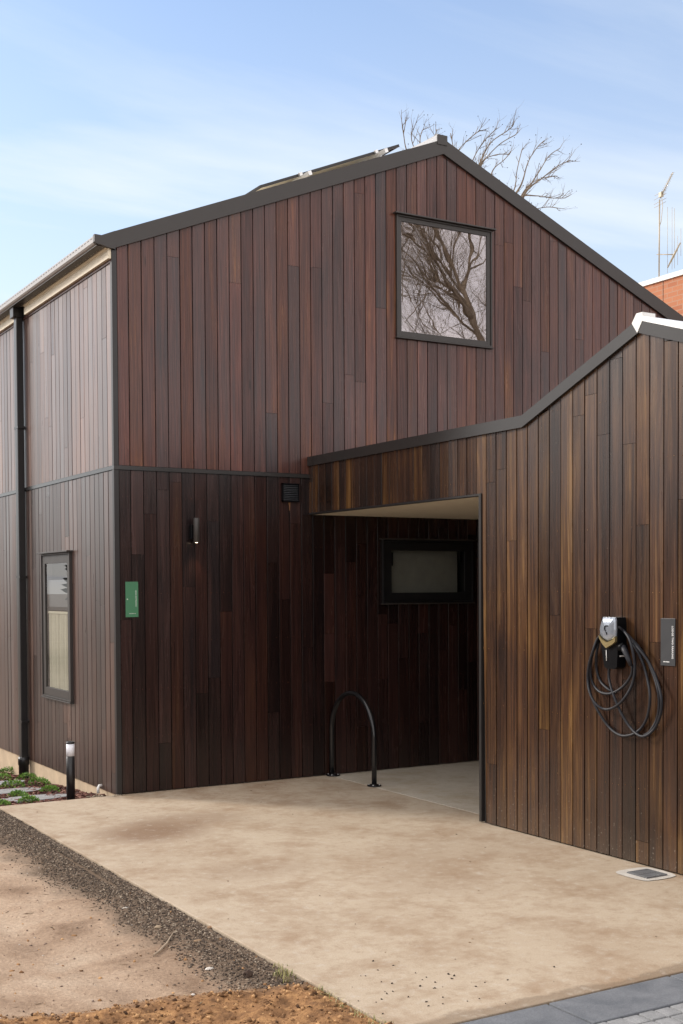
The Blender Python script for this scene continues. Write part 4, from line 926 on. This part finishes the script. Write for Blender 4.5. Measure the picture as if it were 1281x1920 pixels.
# stick and scraps on the dirt
def gz(x, y): return hgt(x, y)[0]
p = [unproj(a, b_, 2, -0.04) for a, b_ in ((288, 1791), (300, 1783), (313, 1772), (325, 1756))]
mb = MB(); mb.tube([(q.x, q.y, gz(q.x, q.y)+0.010) for q in p], [0.005, 0.0065, 0.006, 0.003], 7); tag(mb.build('stick', painted('dead_wood', (0.36, 0.28, 0.20), 0.9, 0, 0.2, 0.3, 30)), 'bleached bent stick lying across the edge of the gravel', 'stick')
def rock(px, py, s, lab, mat, asp=(1, 0.7, 0.5), nm='stone'):
    q = unproj(px, py, 2, -0.04); bm = bmesh.new(); bmesh.ops.create_icosphere(bm, subdivisions=2, radius=s)
    for v in bm.verts:
        f = 1+0.35*noise.noise(v.co*(1.3/s)+Vector((px, py, 0))); v.co = Vector((v.co.x*asp[0]*f, v.co.y*asp[1]*f, v.co.z*asp[2]*f))
    mb = MB(); mb.bm(bm, M=Matrix.Translation((q.x, q.y, gz(q.x, q.y)+s*asp[2]*0.5))); o = mb.build(nm, mat); tag(o, lab, 'stone' if nm == 'stone' else 'clod')
m_chip = painted('white_chip', (0.62, 0.58, 0.52), 0.8, 0, 0.1, 0.2, 40)
m_clod = painted('dark_clod', (0.055, 0.033, 0.022), 0.95, 0, 0.3, 0.5, 60)
rock(392, 1819, 0.020, 'flat white stone chip at the foot of the gravel strip', m_chip, (1.2, 0.7, 0.4))
rock(297, 1745, 0.022, 'buff rounded stone on the gravel above the stick', painted('buff_stone', (0.36, 0.28, 0.19), 0.9, 0, 0.2, 0.3, 40))
rock(235, 1709, 0.014, 'small white scrap on the gravel left of the buff stone', m_chip, (1.4, 0.6, 0.3))
rock(466, 1836, 0.024, 'dark brown clod on the rim of the turned earth near the slab', m_clod, (1, 1, 0.9), 'clod')
rock(362, 1879, 0.011, 'tiny white pebble in the middle of the turned earth', m_chip)
rock(394, 1749, 0.018, 'ochre stone on the gravel nearest the slab edge', painted('ochre_stone', (0.34, 0.21, 0.12), 0.9, 0, 0.2, 0.3, 40))
rock(370, 1770, 0.018, 'tan flat stone on the gravel below the ochre one', painted('tan_stone', (0.30, 0.20, 0.12), 0.9, 0, 0.2, 0.3, 40), (1.3, 0.7, 0.35))
# mortar crumbs and a cut pipe at the house corner
P = [(-0.10-0.15*rng.random(), 0.02+0.18*rng.random(), -0.02) for _ in range(60)]+[(0.04-0.12*rng.random(), -0.035-0.03*rng.random(), 0.002) for _ in range(30)]; S = [0.004+0.012*rng.random()**2 for _ in P]
tag(scatter('mortar_crumbs', P, S, tone_mat('mortar', (0.25, 0.20, 0.14), (0.46, 0.39, 0.30), 0.9)), kind='stuff')
pc = unproj(191, 1475, 0, -0.03)
mb = MB(); mb.tube([(-0.03, pc.y, pc.z+0.01), (-0.055, pc.y, pc.z+0.012), (-0.07, pc.y-0.01, pc.z-0.01), (-0.072, pc.y-0.012, pc.z-0.06)], 0.014, 10); o = mb.build('pipe_stub', m_white); tag(o, 'short bent white pipe stub sticking out of the plinth near the corner', 'pipe')

# ------------------------------------------------------------------ solar panels
PN = 3; u_ = Vector((1, 0, 0.42)).normalized(); nrm = Vector((-0.42, 0, 1)).normalized(); Lp = Vector((3.617-1.874, 0, 6.864-6.132)).length
for k in range(PN):
    y0 = 0.70+k*1.16; y1 = y0+1.13; base = Vector((1.874, 0, 6.132))-nrm*0.028
    lab = ('dark framed roof panel nearest the gable edge', 'middle dark panel behind the front one on the left roof slope', 'rearmost dark panel of the row on the left roof slope')[k]
    o = empty('solar_panel', (base.x, y0, base.z), lab, 'solar panel', 'solar panels on the roof')
    mb = MB()
    def slab(m, ua, ub, ya, yb, na, nb): 
        q = [base+u_*ua+nrm*na, base+u_*ub+nrm*na, base+u_*ub+nrm*nb, base+u_*ua+nrm*nb]; m.prism([(p.x, ya, p.z) for p in q], (0, yb-ya, 0))
    slab(mb, 0, Lp, y0, y0+.02, 0, .028); slab(mb, 0, Lp, y1-.02, y1, 0, .028); slab(mb, 0, .02, y0+.02, y1-.02, 0, .028); slab(mb, Lp-.02, Lp, y0+.02, y1-.02, 0, .028); mb.build('frame', m_darktrim, o)
    mb = MB(); slab(mb, .02, Lp-.02, y0+.02, y1-.02, .022, .026); mb.build('cells', m_cell, o)
    mb = MB(); slab(mb, .02, Lp-.02, y0+.02, y1-.02, .016, .021); mb.build('backing_sheet', m_soffit, o)
mb_base = Vector((1.874, 0, 6.132))-nrm*0.028
for t, lab in ((0.495, 'lower silver mounting rail under the roof panels'), (1.53, 'upper silver mounting rail under the roof panels')):
    o = empty('mounting_rail', (mb_base.x, 0.6, mb_base.z), lab, 'mounting rail', 'rails carrying the solar panels')
    mb = MB(); q0 = mb_base+u_*t
    q = [q0+nrm*(-0.045), q0+u_*0.04+nrm*(-0.045), q0+u_*0.04+nrm*(-0.002), q0+nrm*(-0.002)]; mb.prism([(p.x, 0.50, p.z) for p in q], (0, 3.9, 0)); mb.build('rail', m_alu, o)
    mb = MB(); q = [q0+nrm*-0.002, q0+u_*0.035+nrm*-0.002, q0+u_*0.035+nrm*.034, q0+nrm*.034]; mb.prism([(p.x, 0.665, p.z) for p in q], (0, 0.033, 0)); mb.build('clamp', m_alu, o)
    for yy in (0.62, 2.2, 3.8):
        mb = MB(); q = [q0+nrm*-.16, q0+u_*0.03+nrm*-.16, q0+u_*0.03+nrm*-.047, q0+nrm*-.047]; mb.prism([(p.x, yy, p.z) for p in q], (0, 0.03, 0)); mb.build('foot', m_alu, o)

# ------------------------------------------------------------------ brick neighbour and its antennas
m_br, N, L, b = newmat('red_brick'); tc = N.new('ShaderNodeTexCoord'); mp_ = N.new('ShaderNodeMapping'); L.new(tc.outputs['Object'], mp_.inputs[0]); mp_.inputs['Rotation'].default_value = (R(90), 0, R(90))
sp_ = N.new('ShaderNodeSeparateXYZ'); L.new(tc.outputs['Object'], sp_.inputs[0]); cbx = N.new('ShaderNodeCombineXYZ'); L.new(sp_.outputs[1], cbx.inputs[0]); L.new(sp_.outputs[2], cbx.inputs[1])
bt = N.new('ShaderNodeTexBrick'); L.new(cbx.outputs[0], bt.inputs['Vector']); bt.inputs['Scale'].default_value = 1.0; bt.inputs['Brick Width'].default_value = 0.24; bt.inputs['Row Height'].default_value = 0.086; bt.inputs['Mortar Size'].default_value = 0.008
bt.inputs['Color1'].default_value = (0.38, 0.13, 0.065, 1); bt.inputs['Color2'].default_value = (0.50, 0.20, 0.10, 1); bt.inputs['Mortar'].default_value = (0.42, 0.26, 0.18, 1)
nb_ = tex_noise(N, L, tc.outputs['Object'], 2.5, 6, 0.6); L.new(mixcol(N, L, math_(N, L, 'MULTIPLY', nb_.outputs['Fac'], 0.45), bt.outputs['Color'], (0.50, 0.21, 0.11)), b.inputs['Base Color']); b.inputs['Roughness'].default_value = 0.9
KX = 12.0
bb = empty('brick_building', (KX, 2, 0), 'red brick building with white roof capping rising behind the house on the right', 'building')
mb = MB(); mb.box((KX, -4.0, -0.4), (KX+9, 14, 7.29)); mb.build('wall', m_br, bb)
mb = MB(); mb.box((KX-0.03, -4.03, 7.29), (KX+9.03, 14.03, 7.375)); mb.build('roof_capping', m_white, bb)
mb = MB(); mb.box((KX-0.002, 4.97, 0), (KX+0.01, 4.982, 7.29)); mb.build('control_joint', m_dark_room, bb)
def apx(px, py, X=KX+0.1): return unproj(px, py, 0, X)
mast = empty('television_antenna', tuple(apx(1236, 520)), 'tall mast on the brick building with a raked comb aerial at its top', 'antenna')
mb = MB(); mb.tube([apx(1236, 530), apx(1237, 374)], 0.013, 8); mb.build('mast', m_antenna, mast)
mb = MB(); a, e = apx(1238, 372), apx(1262, 323); mb.tube([a, e], 0.009, 6); bmn = mb.build('boom', m_antenna, mast)
mb = MB()
dirb = (e-a).normalized(); side = Vector((0.05, 1, -0.1)).normalized(); 
for k in range(13):
    c = a+(e-a)*(0.12+0.07*k); l = 0.085-0.003*k; mb.tube([c-side*l, c+side*l], 0.0035, 4)
for dy, l in ((-0.02, 0.16), (0.05, 0.14), (-0.10, 0.16), (-0.16, 0.15)): c = a+Vector((0, 0, dy+0.05)); mb.tube([c-side*l, c+side*l], 0.004, 4)
mb.build('element', m_antenna, bmn)
mb = MB(); mb.tube([apx(1241, 371), apx(1243, 385), apx(1240, 415), apx(1237, 424)], 0.006, 6); mb.build('stay_cable', m_antenna, mast)
mb = MB(); mb.box(tuple(apx(1240, 366)-Vector((.03, .03, .03))), tuple(apx(1240, 366)+Vector((.03, .03, .05)))); mb.build('mounting_clamp', m_antenna, mast)
a2 = empty('television_antenna', tuple(apx(1250, 505)), 'lower slanted aerial with tall thin upright rods beside the mast', 'antenna')
mb = MB(); mb.tube([apx(1232, 477), apx(1262, 477)], 0.009, 6); mb.build('arm', m_antenna, a2)
mb = MB(); a, e = apx(1252, 502), apx(1276, 455); mb.tube([a, (a+e)/2, e], [0.012, 0.022, 0.012], 6); mb.build('boom', m_antenna, a2)
mb = MB()
for px, y0, y1 in ((1252, 388, 512), (1260.5, 388, 505), (1265, 390, 503), (1271, 442, 497), (1277, 428, 480)): mb.tube([apx(px, y0), apx(px, y1)], 0.0035, 4)
mb.build('element', m_antenna, a2)

# ------------------------------------------------------------------ bare trees
def bark(name, c0, c1):
    return tone_mat(name, c0, c1, 0.9, 0.2)
m_bark = ground_mat('pale_bark', [(0.35, (0.12, 0.09, 0.065)), (0.65, (0.25, 0.195, 0.14))], 6, bump=0.3)
m_bark2 = ground_mat('brown_bark', [(0.35, (0.17, 0.135, 0.10)), (0.65, (0.32, 0.26, 0.19))], 6, bump=0.3)
m_seed = painted('seed_pod', (0.05, 0.03, 0.018), 0.9, 0, 0.2, 0)
def grow(mb, p, d, ln, rad, depth, rnd, bend, up=0.15, kids=3, pods=None, pref=None):
    n = 4; pts = [p]; rads = [rad]; q = p.copy(); dd = d.normalized()
    for i in range(n):
        dd = (dd + Vector((rnd.gauss(0, bend), rnd.gauss(0, bend), rnd.gauss(0, bend)+up*0.3))).normalized()
        q = q + dd*ln/n; pts.append(q.copy()); rads.append(rad*(1-0.55*(i+1)/n))
    mb.tube(pts, rads, 6 if rad > 0.04 else (4 if rad > 0.012 else 3), cap=False)
    if depth == 0:
        if pods is not None and rnd.random() < 0.35: pods.append(q.copy())
        return
    for k in range(kids+(1 if rnd.random() < 0.4 else 0)):
        i = rnd.randint(1, n); b0 = pts[i]; t = (pts[i]-pts[i-1]).normalized()
        ax = Vector((rnd.gauss(0, 1), rnd.gauss(0, 1), rnd.gauss(0, 0.6))).normalized(); nd = (t + ax*rnd.uniform(0.45, 0.95)).normalized()
        if pref is not None: nd = (nd + pref*0.35).normalized()
        grow(mb, b0, nd, ln*rnd.uniform(0.55, 0.8), rads[i]*rnd.uniform(0.5, 0.72), depth-1, rnd, bend, up, kids, pods, pref)
# tree behind the roof: limbs rake up to the right
rnd = random.Random(12); YT = 13.0
def tp(px, py, dy=0): return unproj(px, py, 1, YT+dy)
o = empty('bare_tree', (14.5, YT, -0.4), 'leafless tree with raking pale branches showing above the ridge', 'tree')
mb = MB(); mb.tube([(14.5, YT, -0.4), (14.4, YT, 3), (14.2, YT+.2, 6.5)], [0.3, 0.26, 0.2], 10); mb.build('trunk', m_bark, o)
mb = MB(); fork = Vector((14.3, YT+.1, 6.3)); pods = []; pref = Vector((0.5, 0.0, 0.25))
limbs = [([(790, 330), (764, 285), (757, 252), (754, 230)], 0.05), ([(790, 320), (772, 262), (776, 240)], 0.035), ([(800, 320), (788, 268), (792, 244)], 0.035), ([(805, 320), (808, 275), (816, 255), (819, 243)], 0.035),
         ([(840, 330), (858, 285), (878, 262), (900, 244)], 0.035), ([(880, 330), (887, 300), (905, 268), (930, 242)], 0.04), ([(890, 340), (900, 306), (920, 268), (950, 246), (962, 236)], 0.045), ([(895, 330), (905, 302), (930, 290), (956, 289)], 0.035), ([(895, 345), (902, 310), (935, 272), (968, 252)], 0.04),
         ([(955, 380), (966, 350), (970, 318), (979, 280)], 0.035), ([(955, 385), (978, 345), (990, 305), (1006, 278), (1020, 264)], 0.045), ([(965, 390), (985, 362), (1012, 320), (1030, 292), (1050, 278)], 0.055), ([(985, 362), (1018, 333), (1045, 312), (1070, 300)], 0.035), ([(975, 375), (995, 345), (1025, 332), (1045, 330)], 0.03),
         ([(975, 372), (1005, 367), (1035, 371), (1060, 371)], 0.03), ([(990, 400), (1005, 392), (1028, 388), (1046, 390)], 0.02), ([(915, 350), (925, 318), (945, 300), (958, 285)], 0.03), ([(855, 300), (850, 275), (845, 250)], 0.03)]
groups_ = {}
for gi, idx in enumerate(((0, 1, 2, 3, 17), (4, 5, 6, 7, 8, 16), (9, 10, 11, 12, 13, 14, 15))):
    c = sum((tp(*limbs[i][0][0]) for i in idx), Vector())/len(idx) + Vector((-0.25, 0.1, -1.1))
    m1 = fork.lerp(c, 0.45) + Vector((rnd.uniform(-.25, .25), rnd.uniform(-.3, .3), 0.15)); cm0 = catmull([fork, m1, c], 6)
    mb.tube(cm0, [0.15-0.006*i for i in range(len(cm0))], 8)
    for i in idx: groups_[i] = c
for li, (pts, r0) in enumerate(limbs):
    dy0 = rnd.uniform(-1.2, 1.2); W_ = [tp(x, y, dy0*(0.4+0.2*i)) for i, (x, y) in enumerate(pts)]
    sf = groups_[li]; full = [sf, sf.lerp(W_[0], 0.5)+Vector((rnd.uniform(-.08, .08), rnd.uniform(-.1, .1), -0.1))]+W_; cm_ = catmull(full, 6); n = len(cm_)
    mb.tube(cm_, [max(0.0105, (0.085*(1-i/n)**1.6*0.55 + r0*0.2*(1-i/n))) for i in range(n)], 6)
    for i in range(12, n, 1):
        if rnd.random() < 0.5:
            t = (cm_[i]-cm_[i-1]).normalized(); ax = Vector((rnd.gauss(0, 1), rnd.gauss(0, .7), rnd.gauss(0, 1))).normalized()
            grow(mb, cm_[i], (t+ax*0.7+pref*0.3).normalized(), rnd.uniform(0.18, 0.42), 0.009, 1, rnd, 0.08, 0.25, 2, pods, pref*0.6)
mb.build('branches', m_bark, o)
mb = MB()
for p in pods:
    bm = bmesh.new(); bmesh.ops.create_icosphere(bm, subdivisions=1, radius=rnd.uniform(0.006, 0.015)); mb.bm(bm, M=Matrix.Translation(p))
tag(mb.build('seed_pods', m_seed, o), kind='stuff')
# large tree across the drive, mirrored in the upper window
rnd = random.Random(3)
o = empty('bare_tree', (15.0, -12.5, -0.4), 'big leafless tree seen only as a reflection in the upper window', 'tree')
mb = MB(); mb.tube([(15.0, -12.5, -0.4), (14.4, -12.0, 2.5), (13.5, -11.5, 5.6), (12.7, -11.1, 7.2), (12.05, -11.0, 8.4)], [0.28, 0.22, 0.14, 0.09, 0.055], 12); mb.build('trunk', m_bark2, o)
mb = MB(); prefn = Vector((-0.35, 0, 0.25))
starts = [((12.05, -11.0, 8.4), (-0.45, 0, 1), 2.4, 0.10), ((12.05, -11.0, 8.4), (0.35, 0.2, 1), 2.0, 0.085), ((12.4, -11.05, 7.8), (-1, 0.3, 0.45), 2.6, 0.075), ((12.9, -11.2, 7.0), (-1, -0.2, 0.25), 2.8, 0.07), ((13.3, -11.4, 6.2), (0.5, 0.3, 1), 3.0, 0.09), ((12.7, -11.1, 7.3), (-0.6, -0.5, 0.8), 2.6, 0.075), ((13.0, -11.2, 6.8), (-0.9, 0.3, 0.1), 2.3, 0.06), ((13.3, -11.4, 6.0), (-1, 0.1, 0.1), 2.6, 0.06), ((12.5, -11.1, 7.6), (0.2, -0.4, 1), 2.6, 0.08), ((12.2, -11, 8.2), (-0.9, -0.1, 0.8), 2.4, 0.07), ((12.8, -11.2, 7.1), (0.25, 0.4, 0.9), 2.8, 0.07)]
starts += [((rnd.uniform(10.2, 13.2), rnd.uniform(-12.0, -10.2), rnd.uniform(6.4, 9.6)), (rnd.uniform(-1, 0.5), rnd.uniform(-.5, .5), rnd.uniform(0.1, 1)), rnd.uniform(1.1, 1.9), 0.022) for _ in range(40)]
for p, d, ln, r_ in starts: grow(mb, Vector(p), Vector(d), ln, r_*0.5, 5, rnd, 0.12, 0.10, 4, None, prefn)
mb.build('branches', m_bark2, o)
print('TREE FACES', len(mb.f))
# timber fence mirrored in the side window; unseen greenery added to dim reflections
o = empty('timber_fence', (-10, 8, -0.4), 'dark horizontal slat fence seen only mirrored in the side window', 'fence')
mb = MB()
for k in range(13): mb.box((-10.02, -6, -0.35+k*0.17), (-10.0, 30, -0.35+k*0.17+0.155))
mb.build('slat_panel', m_wood, o, tone=True)
for k in range(16): mb = MB(); mb.box((-10.11, -6+k*2.4, -0.42), (-10.022, -5.91+k*2.4, 1.9)); mb.build('fence_post', m_bronze, o)
P = []; S = []
for _ in range(9000):
    y = rng.uniform(-6, 36); P.append((rng.uniform(-13.5, -11.2), y, -0.3+(4.0+0.9*noise.noise(Vector((y*0.35, 0, 7))))*rng.random()**0.7)); S.append(rng.uniform(0.08, 0.22))
tag(scatter('added_hedge', P, S, tone_mat('hedge_leaf', (0.025, 0.022, 0.016), (0.055, 0.045, 0.03), 0.7), aspect=(1, 1, 0.5), jit=0.5), kind='stuff')  # added out of view; its dark brown dims what the boards reflect
